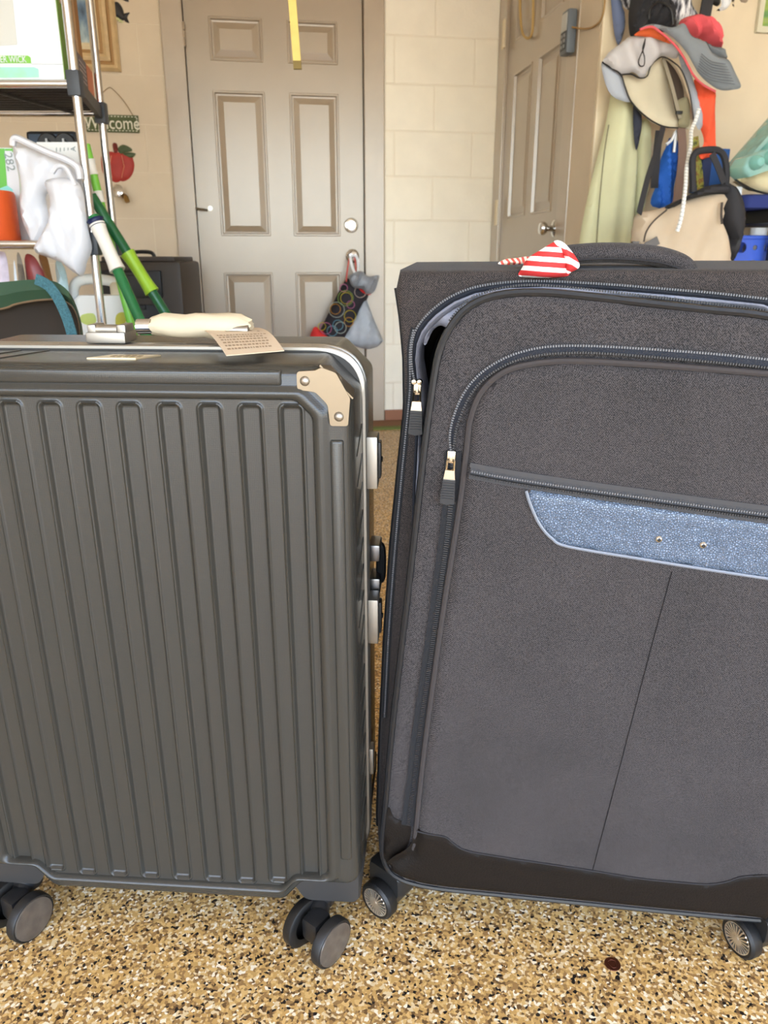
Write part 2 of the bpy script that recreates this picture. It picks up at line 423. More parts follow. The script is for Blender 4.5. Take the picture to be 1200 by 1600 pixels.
# bullnose trim on the outside corner
b = MB(); b.box((XS + .030, YH - .009, CEIL / 2), (.06, .018, CEIL), ch=.006); struct(b, 'trim_1', mat('trim_paint', (224, 208, 178), .45))
b = MB(); b.box(((FR + XS) / 2, YB - .012, .03), (XS - FR - .004, .022, .06)); struct(b, 'baseboard_back', mat('base_red', (150, 100, 72), .6))

def panel_door(e, P, w, h, rects, t=.04, m=DOORP):
    """slab built from stiles and rails round real recessed panels. P(a, z, d): a along the door, d towards the viewer"""
    xs = sorted(set([0, w] + [r[0] for r in rects] + [r[1] for r in rects])); zs = sorted(set([0, h] + [r[2] for r in rects] + [r[3] for r in rects]))
    s = MB()
    for i in range(len(xs) - 1):
        for j in range(len(zs) - 1):
            cx, cz = (xs[i] + xs[i + 1]) / 2, (zs[j] + zs[j + 1]) / 2
            ins = any(r[0] < cx < r[1] and r[2] < cz < r[3] for r in rects)
            a, c, d_, f_ = xs[i], xs[i + 1], zs[j], zs[j + 1]
            top = -.012 if ins else 0
            if ins: continue
            s.add([P(a, d_, 0), P(c, d_, 0), P(c, f_, 0), P(a, f_, 0)], [(0, 1, 2, 3)])
    s.add([P(0, 0, -t), P(w, 0, -t), P(w, h, -t), P(0, h, -t), P(0, 0, 0), P(w, 0, 0), P(w, h, 0), P(0, h, 0)], [(0, 1, 2, 3), (0, 1, 5, 4), (1, 2, 6, 5), (2, 3, 7, 6), (3, 0, 4, 7)])
    build(s, 'slab', m, e, smooth=False)
    for (a, c, d_, f_) in rects:
        q = MB(); rings = []
        for ins, dp in ((0, 0), (.003, .0035), (.009, .0035), (.013, -.010), (.020, -.011), (.046, -.003), (.048, -.0025)):
            rings.append([P(a + ins, d_ + ins, dp), P(c - ins, d_ + ins, dp), P(c - ins, f_ - ins, dp), P(a + ins, f_ - ins, dp)])
        q.loft(rings, True, False, True); build(q, 'panel', m, e, smooth=False)
def knob(e, p, d, r=.027, name='knob', m=CHROME):
    k = MB(); k.lathe([(.0, 0), (.034, 0), (.034, .004), (.028, .009), (.013, .012), (.012, .03), (.02, .036), (r, .046), (r, .056), (r * .8, .064), (r * .4, .067), (0, .067)], axis_mat(p, d), 20, False)
    return build(k, name, m, e)
def hinge(e, p, z, ax, L=.10, m=DOORP):
    k = MB()
    for i in range(3): k.lathe([(0, -L / 6 + .001), (.007, -L / 6 + .001), (.007, L / 6 - .001), (0, L / 6 - .001)], Matrix.Translation(Vector(p) + Vector((0, 0, z + (i - 1) * L / 3))), 10, False)
    k.box(Vector(p) + Vector((ax[0] * .018, ax[1] * .018, z)) , (.03 if abs(ax[0]) else .004, .03 if abs(ax[1]) else .004, L))
    return build(k, 'hinge', m, e)
# --- back door
door1 = empty('door_1', (DL, YB, 0), None, None, kind='structure')
W1 = DR - DL
def P1(a, z, d): return Vector((DL + a, YB + .012 - d, z + .012))
def rect(px0, py0, px1, py1): 
    a = onY(px0, py0, YB); c = onY(px1, py1, YB); return (a.x - DL, c.x - DL, c.z - .012, a.z - .012)
rs = [rect(324, 24, 411, 96.6), rect(447.5, 28.5, 528, 101), rect(332, 141, 424, 369), rect(452, 143, 533, 369)]
la, lc = (rs[0][0] + rs[2][0]) / 2, (rs[0][1] + rs[2][1]) / 2; ra, rc = (rs[1][0] + rs[3][0]) / 2, (rs[1][1] + rs[3][1]) / 2
zt0, zt1 = (rs[0][2] + rs[1][2]) / 2, (rs[0][3] + rs[1][3]) / 2; zm0, zm1 = (rs[2][2] + rs[3][2]) / 2, (rs[2][3] + rs[3][3]) / 2
zl1 = onY(392, 426, YB).z - .012
rects = [(a, c, z_, y_) for a, c in ((la, lc), (ra, rc)) for z_, y_ in ((zt0, zt1), (zm0, zm1), (.22, zl1))]
panel_door(door1, P1, W1, DH - .012, rects)
b = MB()
b.box(((FL + DL - .004) / 2, YB - .006 + .05, (DH + .06) / 2), (DL - .004 - FL, .13, DH + .06), ch=.004); b.box(((FR + DR + .004) / 2, YB - .006 + .05, (DH + .06) / 2), (FR - DR - .004, .13, DH + .06), ch=.004)
b.box(((FL + FR) / 2, YB - .006 + .05, DH + .05), (FR - FL, .13, .08), ch=.004)
build(b, 'frame', mat('frame_paint', (168, 150, 128), 0.32, coat=1.0, spec=.9, bump=.1, bscale=30, mottle=.05), door1, smooth=False)
for y in (55,): hinge(door1, (DL - .002, YB - .016, 0), onY(288, y, YB).z, (-1, 0, 0))
p = onY(549, 352, YB - .0); k = MB(); k.lathe([(0, 0), (.036, 0), (.036, .006), (.031, .014), (.022, .016), (.021, .012), (0, .012)], axis_mat(Vector((p.x, YB + .012, p.z)), (0, -1, 0)), 24, False)
k.box((p.x, YB - .006, p.z - .004), (.006, .004, .02)); build(k, 'deadbolt', mat('bright_nickel', (228, 226, 220), .18, .9), door1)
pk = onY(551, 400, YB); knob(door1, Vector((pk.x, YB + .012, pk.z)), (0, -1, 0))
p = onY(317, 326, YB); k = MB(); k.tube([Vector((p.x - .03, YB - .03, p.z)), Vector((p.x - .01, YB - .014, p.z - .004)), Vector((p.x + .02, YB + .008, p.z - .006))], .006, 8); k.lathe([(0, 0), (.012, 0), (.012, .006), (0, .006)], axis_mat((p.x + .035, YB + .012, p.z + .002), (0, -1, 0)), 12, False); build(k, 'hook_latch', STEEL, door1)
# --- side door (faces left)
door2 = empty('door_2', (XS, SD0, 0), None, None, kind='structure')
W2 = SD0 - SD1
def P2(a, z, d): return Vector((XS + .012 - d, SD0 - a, z + .012))
def rect2(x0, y0, x1, y1):
    a = onX(x0, y0, XS); c = onX(x1, y1, XS); return (SD0 - a.y, SD0 - c.y, c.z, a.z)
q1 = rect2(806, 120, 817, 344); q2 = rect2(844, 84, 855.5, 332.5)
z_lo, z_hi = (q1[2] + q2[2]) / 2, (q1[3] + q2[3]) / 2
zu = onX(812, 62, XS).z
gap = W2 * .13
c1 = (gap, W2 * .45); c2 = (W2 * .55, W2 - gap)
panel_door(door2, P2, W2, 2.05, [(a, c, z_, y_) for a, c in (c1, c2) for z_, y_ in ((zu, min(1.98, zu + .22)), (z_lo, z_hi), (.2, z_lo - .18))])
b = MB()
b.box((XS + .030, (YB + SD0 + .004) / 2, 1.06), (.07, YB - SD0 - .008, 2.12), ch=.004); b.box((XS + .030, (SC1 + SD1 - .004) / 2, 1.06), (.07, SD1 - .004 - SC1, 2.12), ch=.004); b.box((XS + .03, (SC1 + YB) / 2, 2.10), (.07, YB - SC1, .08), ch=.004)
build(b, 'frame', MATS['frame_paint'], door2, smooth=False)
for y in (58, 331): hinge(door2, (XS - .012, SD0 + .004, 0), onX(786, y, XS).z, (0, 1, 0), .12, MATS['trim_paint'])
p = onX(862, 357, XS); knob(door2, Vector((XS + .012, p.y, p.z)), (-1, 0, 0))
# doormat by the back wall
c0 = onZ(540, 690, 0); e_ = empty('doormat', ((DL + FR) / 2, YB - .12, 0), 'thin brown doormat with a green border along the foot of the back wall', 'doormat')
b = MB(); b.box(((DL + FR) / 2 + .1, YB - .11, .004), (FR - DL + .35, .16, .008)); build(b, 'pile', mat('mat_brown', (140, 100, 70), .95, bump=.6, bscale=300), e_, smooth=False)
b = MB(); b.box(((DL + FR) / 2 + .1, YB - .215, .005), (FR - DL + .35, .05, .009)); build(b, 'border', mat('mat_green', (112, 120, 62), .95, bump=.6, bscale=300), e_, smooth=False)
b = MB(); b.box(((FL + FR) / 2, YB + .14, 1.1), (FR - FL + .1, .04, 2.3)); struct(b, 'door_light_stop', WALL)  # unseen panel added behind the back door to stop outside light leaking round it
# ------------------------------------------------------------------ the hard-shell suitcase
YAW1, TILT1 = math.radians(-13.167), math.radians(1.285)
O1 = Vector((-0.1522549, 0.82564732, 0))
SHELL = mat_shell()
ALU = mat('aluminium', (166, 160, 150), 0.46, 1.0)
ALUD = mat('dark_aluminium', (120, 120, 122), 0.3, 1.0)
RUBBER = mat('rubber', (26, 25, 24), 0.5)
WRAP = mat('tissue_wrap', (202, 186, 156), 0.75, bump=.5, bscale=40)
case1 = empty('hard_suitcase', O1, 'dark grey hard-shell suitcase with vertical grooves and silver frame', 'suitcase')
case1.rotation_mode = 'XYZ'
# local x = to the right, y = away from the lens, z = up; the case leans 1.3 degrees forward on the sloping floor
M1 = Matrix.Rotation(YAW1, 4, 'Z') @ Matrix.Rotation(TILT1, 4, 'X')
case1.rotation_euler = M1.to_euler()
def part1(mb, name, m, parent=case1, **k): return build(mb, name, m, parent, local=True, **k)
OUT = [(.25, .098, .012), (.25, .715, .016), (.215, .75, .016), (-.215, .75, .016), (-.25, .715, .016), (-.25, .098, .012), (-.178, .098, .016), (-.152, .0645, .016), (.152, .0645, .016), (.178, .098, .016)]
INN = [(.2085, .111, .012), (.2085, .698, .014), (.192, .7147, .014), (-.192, .7147, .014), (-.2085, .698, .014), (-.2085, .111, .012), (-.168, .111, .014), (-.150, .0905, .014), (.150, .0905, .014), (.168, .111, .014)]
co, ci = rpoly(OUT, 8, 10), rpoly(INN, 8, 10)
def ring1(t, n, grow=0.0):
    r = []
    for a, c in zip(co, ci):
        p = a.lerp(c, t)
        if grow: p = Vector((p.x * (1 + grow / .25), (p.y - .4) * (1 + grow / .34) + .4))
        r.append(Vector((p.x, n, p.y)))
    return r
b = MB(); b.loft([ring1(0, .100), ring1(0, .060), ring1(0, .026), ring1(.02, .014), ring1(.08, .006), ring1(.18, .0015), ring1(.30, 0), ring1(.55, 0), ring1(.60, -.0008), ring1(.68, -.0040), ring1(.76, -.0056), ring1(.84, -.0052), ring1(.92, -.003), ring1(.97, 0), ring1(1.0, .0030), ring1(1.01, .0065)], True)
fshell = part1(b, 'front_shell', SHELL, ang=60)
# grooved panel
us = np.arange(-.2125, .2126, .00085); ws = np.concatenate([np.arange(.0865, .115, .0013), np.arange(.115, .70, .009), np.arange(.70, .7195, .0013)])
def sst(x, a, c): t = np.clip((x - a) / (c - a), 0, 1); return t * t * (3 - 2 * t)
U, Wg = np.meshgrid(us, ws)
dep = np.full(U.shape, .0022)
for k in range(10):
    uc = .0418 * (k - 4.5); wb_ = .105 if k in (0, 9) else (.098 if k in (1, 8) else .0945)
    hx = .0092; cz, hz = (wb_ + .7075) / 2, (.7075 - wb_) / 2
    qx, qz = np.abs(U - uc) - hx + .003, np.abs(Wg - cz) - hz + .003
    sd = np.sqrt(np.maximum(qx, 0) ** 2 + np.maximum(qz, 0) ** 2) + np.minimum(np.maximum(qx, qz), 0) - .003
    dep += .0036 * (1 - sst(sd, -.0013, .0013))
    dep -= .0021 * np.exp(-((sd - .0028) / .0012) ** 2)
nx = len(us); b = MB()
vs = [Vector((float(U.flat[i]), float(dep.flat[i]), float(Wg.flat[i]))) for i in range(U.size)]
fs = []
for j in range(len(ws) - 1):
    for i in range(nx - 1):
        if abs(us[i]) > .148 and ws[j] < .0905 + min(1, max(0, (abs(us[i]) - .148) / .018)) * .016: continue
        fs.append((j * nx + i, j * nx + i + 1, (j + 1) * nx + i + 1, (j + 1) * nx + i))
b.add(vs, fs); part1(b, 'grooved_panel', SHELL, ang=80)
# raised bars on the border
def bar1(u0, u1, w0, w1):
    q = MB(); h = .0030
    rr = lambda ins, n: [Vector((p.x, n, p.y)) for p in rpoly([(u1 - ins, w0 + ins, .003), (u1 - ins, w1 - ins, .003), (u0 + ins, w1 - ins, .003), (u0 + ins, w0 + ins, .003)], 3, 3)]
    q.loft([rr(0, .002), rr(.0002, -.0008), rr(.0014, -h + .0006), rr(.003, -h)], True, False, True); return q
part1(bar1(-.180, .180, .7300, .7455), 'trim_bar', SHELL, fshell)
for s in (-1, 1): part1(bar1(min(s * .2265, s * .2405), max(s * .2265, s * .2405), .140, .676), 'trim_bar', SHELL, fshell)
# metal corner plates with rivets
def bracket(s):
    q = MB(); T = lambda u, w, n: Vector((s * u, n, w))
    ol = rpoly([(.1955, .7445, .004), (.1955, .7265, .004), (.2135, .7245, .010), (.2255, .7120, .010), (.2275, .6905, .003), (.2455, .6905, .003), (.2480, .7185, .004), (.2345, .7435, .006), (.2200, .7485, .006), (.2140, .7455, .004)], 4, 3)
    q.loft([[T(p.x, p.y, n) for p in ol] for n in (.004, -.0016, -.0022)], True, False, True)
    br = part1(q, 'corner_plate', mat('plate_metal', (132, 120, 102), .36, 1.0), case1)
    q = MB()                                        # the flap that folds over the cut corner
    c0, c1 = Vector((s * .217, 0, .7490)), Vector((s * .2492, 0, .7165)); d = (c1 - c0).normalized(); nrm = Vector((s * .7071, 0, .7071))
    pts = [c0 + nrm * .0012, c1 + nrm * .0012, c1 - d * .004 + Vector((0, .034, 0)) + nrm * .0012, c0 + d * .008 + Vector((0, .034, 0)) + nrm * .0012]
    q.prism(pts, nrm * .0016); part1(q, 'side_flap', MATS['plate_metal'], br)
    for (u, w) in ((.2035, .7352), (.2365, .7000)):
        q = MB(); q.lathe([(0, .003), (.0028, .0026), (.0046, .001), (.0050, 0)], axis_mat((s * u, -.0022, w), (0, -1, 0)), 14, False); part1(q, 'rivet', ALU, br)
    q = MB(); q.lathe([(0, .0025), (.0024, .002), (.0042, 0)], axis_mat((c0 + c1) / 2 + Vector((0, .018, 0)) + nrm * .0026, nrm), 12, False); part1(q, 'rivet', ALU, br)
bracket(1); bracket(-1)
# aluminium closing frame: two rails with a groove between
def fring(g, n):
    return [Vector((p.x, n, p.y)) for p in rpoly([(.252 + g, .060 - g, .055), (.252 + g, .7535 + g, .055), (-.252 - g, .7535 + g, .055), (-.252 - g, .060 - g, .055)], 12, 6)]
for (na, nb, m_, nm) in ((.094, .1015, ALU, 'frame_rail'), (.1105, .118, ALU, 'frame_rail')):
    b = MB(); b.loft([fring(-.0015, na), fring(.0015, na), fring(.0030, na + .0015), fring(.0030, nb - .0015), fring(.0015, nb), fring(-.0015, nb)], True); part1(b, nm, m_)
b = MB(); b.loft([fring(-.028, .0955), fring(-.0015, .0955), fring(-.0008, .1005), fring(-.0008, .112), fring(-.028, .1165)], True); part1(b, 'frame_gasket', mat('gasket', (58, 55, 50), .5))
# frame rivets along the top and the right rail
for k in range(12):
    q = MB(); q.lathe([(0, .0012), (.0014, .001), (.0022, 0)], axis_mat((-.2 + k * .036, .098, .757), (0, 0, 1)), 8, False); part1(q, 'rivet', ALU)
b = MB(); b.loft([ring1(0, .112), ring1(0, .19), ring1(0, .235), ring1(.05, .252), ring1(.15, .262), ring1(.35, .266)], True, False, True); part1(b, 'back_shell', SHELL, ang=60)
# diagonal grooves pressed into the top and right side
for s in range(6):
    q = MB(); x0 = -.24 + s * .032 if s < 5 else .0
    if s < 5: q.tube([Vector((x0 - .012, .026, .7502)), Vector((x0 + .012, .088, .7502))], .0016, 6, flat=.6); part1(q, 'pressed_line', SHELL, fshell)
for k in range(16):
    q = MB(); z = .14 + k * .034; q.tube([Vector((.2493, .032, z)), Vector((.2493, .088, z + .022))], .0016, 6, flat=.6); part1(q, 'pressed_line', SHELL, fshell)
# latches on the right rail and the carrying handle of that side
def latch(w0, w1, t=.013):
    l = MB(); l.box((.254 + t / 2, .107 if t > .01 else .100, (w0 + w1) / 2), (t, .030 if t > .01 else .018, w1 - w0), ch=.002); o = part1(l, 'latch', ALU)
    if t < .01: return
    l = MB(); l.box((.268, .112, (w0 + w1) / 2), (.004, .016, (w1 - w0) * .7), ch=.0015); part1(l, 'latch_lever', BLACK, o)
    l = MB(); l.lathe([(0, .002), (.003, .0018), (.004, 0)], axis_mat((.270, .112, (w0 + w1) / 2), (1, 0, 0)), 10, False); part1(l, 'latch_button', CHROME, o)
latch(.594, .656); latch(.392, .452); latch(.196, .236, .006)
for z in (.500, .455):
    q = MB(); q.box((.260, .142, z), (.014, .036, .022), ch=.003); part1(q, 'side_handle_mount', ALUD)
q = MB(); q.tube(catmull([Vector((.262, .150, .502)), Vector((.266, .150, .495)), Vector((.266, .150, .460)), Vector((.262, .150, .453))], 5), .0065, 8); part1(q, 'side_handle', BLACK)
# top handle, still wrapped in tissue
for u in (-.036, .112):
    q = MB(); q.box((u, .112, .7635), (.045, .036, .012), ch=.002)
    if u < 0: q.box((u - .017, .112, .7725), (.010, .026, .010), ch=.002); q.box((u + .017, .112, .7725), (.010, .026, .010), ch=.002)
    o = part1(q, 'handle_mount', ALU)
    q = MB(); q.lathe([(0, -.012), (.0055, -.012), (.0055, .012), (0, .012)], axis_mat((u, .104, .772), (1, 0, 0)), 12, False); part1(q, 'handle_pivot', ALU, o)
q = MB(); q.lathe([(0, 0), (.0085, 0), (.0085, .03), (0, .03)], axis_mat((-.006, .116, .774), (1, 0, .02)), 16, False); part1(q, 'handle_grip', CHROME)
rad = [.009, .0125, .0132, .0128, .0136, .0130, .0138, .0142, .0120, .006]; pth = [Vector((.012 + .0125 * i, .114 + .001 * math.sin(i), .7755 + .0010 * math.sin(i * 1.7))) for i in range(10)]
b = MB(); seg = 22; rings = []
for i, (p_, r_) in enumerate(zip(pth, rad)):
    rings.append([p_ + Vector((.002 * math.sin(5 * k + i), (r_ + .0008 * math.sin(3 * k + 2 * i)) * 1.25 * math.cos(2 * PI * k / seg), (r_ + .0008 * math.sin(4 * k + i)) * math.sin(2 * PI * k / seg))) for k in range(seg)])
b.loft(rings, True, True, True); part1(b, 'handle_wrapping', WRAP)
# card tag lying over the top edge
TAGM = mat('tag_card', (206, 184, 156), .6); TAGI = mat('tag_print', (150, 126, 100), .7)
TA, TB, TC, TD = Vector((.060, .128, .771)), Vector((.124, .150, .769)), Vector((.1745, .046, .7575)), Vector((.124, .0075, .7575))
def tagp(s, t, o=0.0): return (TA.lerp(TB, s)).lerp(TD.lerp(TC, s), t) + Vector((0, 0, o + .006 * math.sin(PI * t) ))
n_ = 10
b = MB()
bl = rpoly([(0, 0, .06), (1, 0, .06), (1, 1, .06), (0, 1, .06)], 4, 8)
top = [tagp(p.x, p.y, .0008) for p in bl]; bot = [tagp(p.x, p.y, 0) for p in bl]
g = [[tagp(i / n_, j / n_, .0008) for i in range(n_ + 1)] for j in range(n_ + 1)]
b.loft([g_ for g_ in g], False); g2 = [[p - Vector((0, 0, .0008)) for p in r] for r in g]; b.loft(g2, False)
rimt = [g[0][i] for i in range(n_)] + [g[j][n_] for j in range(n_)] + [g[n_][n_ - i] for i in range(n_)] + [g[n_ - j][0] for j in range(n_)]
b.loft([rimt, [p - Vector((0, 0, .0008)) for p in rimt]], True); tg = part1(b, 'luggage_tag', TAGM, label='beige printed card tag')
b = MB()
for r_ in range(6):
    t0 = .52 + r_ * .07; s1 = .92 - random.random() * .12
    segs = 22; s = .08
    while s < s1:
        w_ = random.uniform(.02, .06); b.add([tagp(s, t0, .0011), tagp(s + w_, t0, .0011), tagp(s + w_, t0 + .03, .0011), tagp(s, t0 + .03, .0011)], [(0, 1, 2, 3)]); s += w_ + .02
for (s0, s1, t0, t1) in ((.3, .75, .12, .14), (.3, .75, .36, .38), (.3, .32, .12, .38), (.73, .75, .12, .38), (.47, .6, .2, .3), (.82, .86, .08, .42), (.12, .17, .2, .26)):
    b.add([tagp(s0, t0, .0011), tagp(s1, t0, .0011), tagp(s1, t1, .0011), tagp(s0, t1, .0011)], [(0, 1, 2, 3)])
part1(b, 'print', TAGI, tg, smooth=False)
# small name plate on the top
b = MB(); sk = .012
pl = [Vector((-.030, .030, .7500)), Vector((.022, .030, .7500)), Vector((.040, .055, .7500)), Vector((-.012, .055, .7500))]
b.prism(pl, (0, 0, .0014)); npz = part1(b, 'name_plate', mat('plate_gold', (214, 196, 160), .35, .8), smooth=False)
b = MB()
for k in range(5):
    x = -.008 + k * .007; b.box((x + .002, .042, .7516), (.0045, .010, .0006))
part1(b, 'engraving', mat('engrave', (150, 132, 100), .5), npz, smooth=False)
# casters: housing, fork and two wheels each
FLW = lambda n: -n * math.tan(TILT1)
WSIDE = mat('wheel_side', (92, 84, 76), .22, .2, mottle=.15, mscale=60)
def caster1(u, n, ang, trail=0.0):
    ns_ = n; n = n - trail; fl = FLW(n); h = MB(); s = 1 if u > 0 else -1
    ol = rpoly([(s * .2495, .0625, .012), (s * .2495, .106, .004), (s * .166, .106, .004), (s * .166, .086, .010), (s * .180, .0625, .014)], 5, 3)
    na, nb = ((.002, .098) if n < .10 else (.115, .262))
    h.loft([[Vector((p.x * (1 - i_), q_, p.y)) for p in ol] for q_, i_ in ((na + .006, .01), (na, .02), (na + .001, .0)) ][:1] + [[Vector((p.x, q_, p.y)) for p in ol] for q_ in (na + .010, nb)], True, True, True)
    hs = part1(h, 'wheel_housing', mat('housing', (52, 50, 48), .45))
    R = .0315; ax = Vector((math.cos(ang), math.sin(ang), 0)); tr = Vector((-math.sin(ang), math.cos(ang), 0))
    c = Vector((u, n, R + fl)); f = MB()
    top = Vector((u, n, .0625)) + tr * .0
    f.lathe([(.019, 0), (.019, .010), (.015, .018)], Matrix.Translation((u, ns_, .046 + 0)), 16, True)
    f.tube([Vector((u, ns_, .052)), Vector((u, (n + ns_) / 2, .046)), Vector((u, n, .036))], .014, 12)
    f.box(c + Vector((0, 0, .010)) , (.026, .030, .034), Matrix.Rotation(ang, 3, 'Z'), ch=.006)
    fk = part1(f, 'caster_fork', BLACK)
    for sd in (-1, 1):
        w_ = MB(); w_.lathe([(R - .012, -.006), (R - .002, -.006), (R, -.0045), (R, .006), (R - .0015, .0080), (R - .0025, .0080), (R - .003, .007), (R - .010, .008), (0, .008)], axis_mat(c + ax * sd * .0235, ax * sd), 36, False)
        wo = part1(w_, 'wheel', RUBBER)
        w_ = MB(); w_.lathe([(R - .0032, .0070), (R - .0038, .0090), (R - .006, .0094), (.018, .0098), (0, .0100)], axis_mat(c + ax * sd * .0235, ax * sd), 36, False); part1(w_, 'wheel_cap', WSIDE, wo)
caster1(.195, .026, math.radians(-34), .038); caster1(-.205, .026, math.radians(-24), .032); caster1(.200, .235, math.radians(20)); caster1(-.200, .235, math.radians(-10))
# ------------------------------------------------------------------ the soft suitcase
YAW2, TILT2 = math.radians(-16.4), math.radians(2.0)
O2 = onZ(900, 1407, .06)
O2f = Vector((O2.x, O2.y, 0))
case2 = empty('soft_suitcase', O2f, 'charcoal herringbone fabric suitcase with open zipper and leather patch', 'suitcase')
M2 = Matrix.Rotation(YAW2, 4, 'Z') @ Matrix.Rotation(TILT2, 4, 'X'); case2.rotation_euler = M2.to_euler()
U2 = (M2.to_3x3() @ Vector((1, 0, 0))); N2 = (M2.to_3x3() @ Vector((0, 1, 0))); W2v = (M2.to_3x3() @ Vector((0, 0, 1)))
def rl(px, py, dep=0.0):
    """pixel -> (u, w) on the case's upright plane dep metres behind its front"""
    p = plane_hit(px, py, O2f + N2 * dep, N2) - O2f; return Vector((p.dot(U2), p.dot(W2v)))
def rl3(px, py, dep=0.0, lift=0.0):
    q = rl(px, py, dep); return Vector((q.x, dep - lift, q.y))
def part2(mb, name, m, parent=case2, **k): return build(mb, name, m, parent, local=True, **k)
FAB = mat_herring('herringbone', (10, 8, 8), (72, 66, 65))
FABD = mat_herring('herringbone_side', (11, 9, 8), (72, 62, 57))
PIPE = mat('piping', (30, 30, 31), 0.34)
TAPE = mat('zip_tape', (26, 26, 28), 0.85, bump=.5, bscale=900)
TEETH = mat('zip_teeth', (40, 40, 42), 0.35)
LEATH = mat_leather('case_leather', (26, 21, 17), 0.55, 260, .15, 0.0)
PATCH = mat_leather('patch_leather', (112, 126, 146), 0.30, 420, 1.0)  # grey leather; the blue sheen of the sky is put into the base colour
LINING = mat('grey_lining', (150, 150, 160), 0.7, bump=.4, bscale=300, mottle=.1, mscale=30)
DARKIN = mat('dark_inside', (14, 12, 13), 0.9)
NICKEL = mat('nickel', (206, 194, 172), 0.22, 1.0)
DB = .055                                         # the main body starts this far behind the front panel
# outline of the main body (u, w), star-shaped about its middle
bl = [rl(615, 421, DB + .03), rl(618, 440, DB + .016), rl(627, 500, DB + .016), rl(632, 560, DB + .016), rl(633, 640, DB + .016), rl(626, 700, DB + .016), rl(611, 850, DB + .016), rl(601, 1000, DB + .016), rl(594, 1150, DB + .016), rl(590, 1270, DB + .016), rl(591, 1318, DB + .016), rl(600, 1350, DB + .016)]
BODY = [Vector((bl[1].x - .002, .836))] + [p for p in bl[1:]] + [Vector((-.222, .066)), Vector((-.10, .063)), Vector((.12, .063)), Vector((.24, .068)), Vector((.268, .095)), Vector((.272, .3)), Vector((.272, .6)), Vector((.268, .74)), Vector((.262, .82)), Vector((.245, .838)), Vector((.0, .838))]
zt = [rl(px, py, DB) for px, py in ((652, 612), (644, 575), (643, 545), (648, 520), (660, 500), (680, 480), (705, 463), (740, 449), (790, 441), (850, 439), (950, 444), (1050, 452), (1120, 458), (1200, 467))]
OPEN = zt[::-1] + [Vector((-.222, .60)), Vector((-.225, .20)), Vector((-.20, .09)), Vector((.20, .09)), Vector((.235, .2)), Vector((.235, .68)), Vector((.215, .775))]
cc = Vector((0, .44)); NR = 220
angs = [2 * PI * k / NR for k in range(NR)]
rb = [ray_poly(cc, t, BODY) for t in angs]; ro = [ray_poly(cc, t, OPEN) for t in angs]
def ringb(r, n, s=0.0): return [Vector((p.x + (cc.x - p.x) * s, n, p.y + (cc.y - p.y) * s)) for p in r]
def mixr(t, n): return [Vector((a.x + (c.x - a.x) * t, n, a.y + (c.y - a.y) * t)) for a, c in zip(rb, ro)]
b = MB(); b.loft([mixr(1, DB + .001), mixr(.7, DB - .001), mixr(.25, DB), mixr(.12, DB + .002), mixr(.03, DB + .008), mixr(0, DB + .018), ringb(rb, .14), ringb(rb, .27), ringb(rb, .295, .012), ringb(rb, .30, .03)], True, False, True)
body2 = part2(b, 'body', FABD, ang=50)
b = MB(); b.loft([mixr(1, DB + .0005), ringb(ro, DB - .001, .009), ringb(ro, DB + .002, .016), ringb(ro, DB + .004, .018)], True); part2(b, 'main_zip_tape', mat('navy_tape', (30, 32, 39), .8, bump=.4, bscale=900))
b = MB(); rng = random.Random(3)
def lining_ring(s, n, am): return [Vector((p.x + (cc.x - p.x) * s + am * math.sin(k * .9), n + am * math.sin(k * .53), p.y + (cc.y - p.y) * s + am * math.cos(k * .71))) for k, p in enumerate(ro)]
b.loft([lining_ring(.014, DB + .003, 0), lining_ring(.021, DB - .002, .0006), lining_ring(.031, DB + .003, .001), lining_ring(.036, DB + .02, .0016), lining_ring(.038, DB + .06, .002)], True); part2(b, 'lining', LINING)
lf = [rl(x, y, DB + .012) for x, y in ((658, 520), (668, 503), (685, 488), (710, 474), (745, 463), (752, 468), (728, 482), (712, 500), (700, 512), (688, 509), (676, 517), (664, 540))]
b = soft([(p.x, p.y) for p in catmull([Vector((q.x, q.y, 0)) for q in lf], 4, True)], .004, lambda x, y, off: Vector((x, DB + .012 - off, y)), .006, .003, .010, fold=lambda x, y, d: .002 * math.sin(220 * x + 150 * y)); part2(b, 'lining_fold', LINING)
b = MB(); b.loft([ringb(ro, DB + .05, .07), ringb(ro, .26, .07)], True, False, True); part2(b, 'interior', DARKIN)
# piping on the front and back edge of the body
lp_ = [p for p in rb if p.x < -.2 and .075 < p.y < .834]; lp_.sort(key=lambda p: -p.y)
b = MB(); b.tube([Vector((p.x + .001, DB + .014, p.y)) for p in lp_], .0034, 8); part2(b, 'body_piping', PIPE)
b = MB(); b.tube([Vector((p.x * .995, .288, p.y)) for p in lp_], .0042, 8); part2(b, 'body_piping', PIPE)
def zip_teeth(path, name, parent=case2, step=.0026, wid=.0022, m=TEETH, rows=1, gap=.0, h=.0016):
    b = MB(); pts = resample(path, step); Nn = Vector((0, -1, 0))
    for i in range(1, len(pts) - 1):
        t = (pts[i + 1] - pts[i - 1]).normalized(); sd = Nn.cross(t).normalized()
        R = Matrix((sd, t, Nn)).transposed()
        for r_ in range(rows):
            off = (r_ - (rows - 1) / 2) * gap
            b.box(pts[i] + sd * off + Nn * (h / 2), (wid, step * .62, h), R)
    return part2(b, name, m, parent, smooth=False, kind='stuff')
MT = mat('teeth_light', (96, 96, 98), .35)
zp = catmull([Vector((p.x, DB - .0012, p.y)) for p in zt], 6); zip_teeth(zp, 'main_zip_teeth', m=MT)
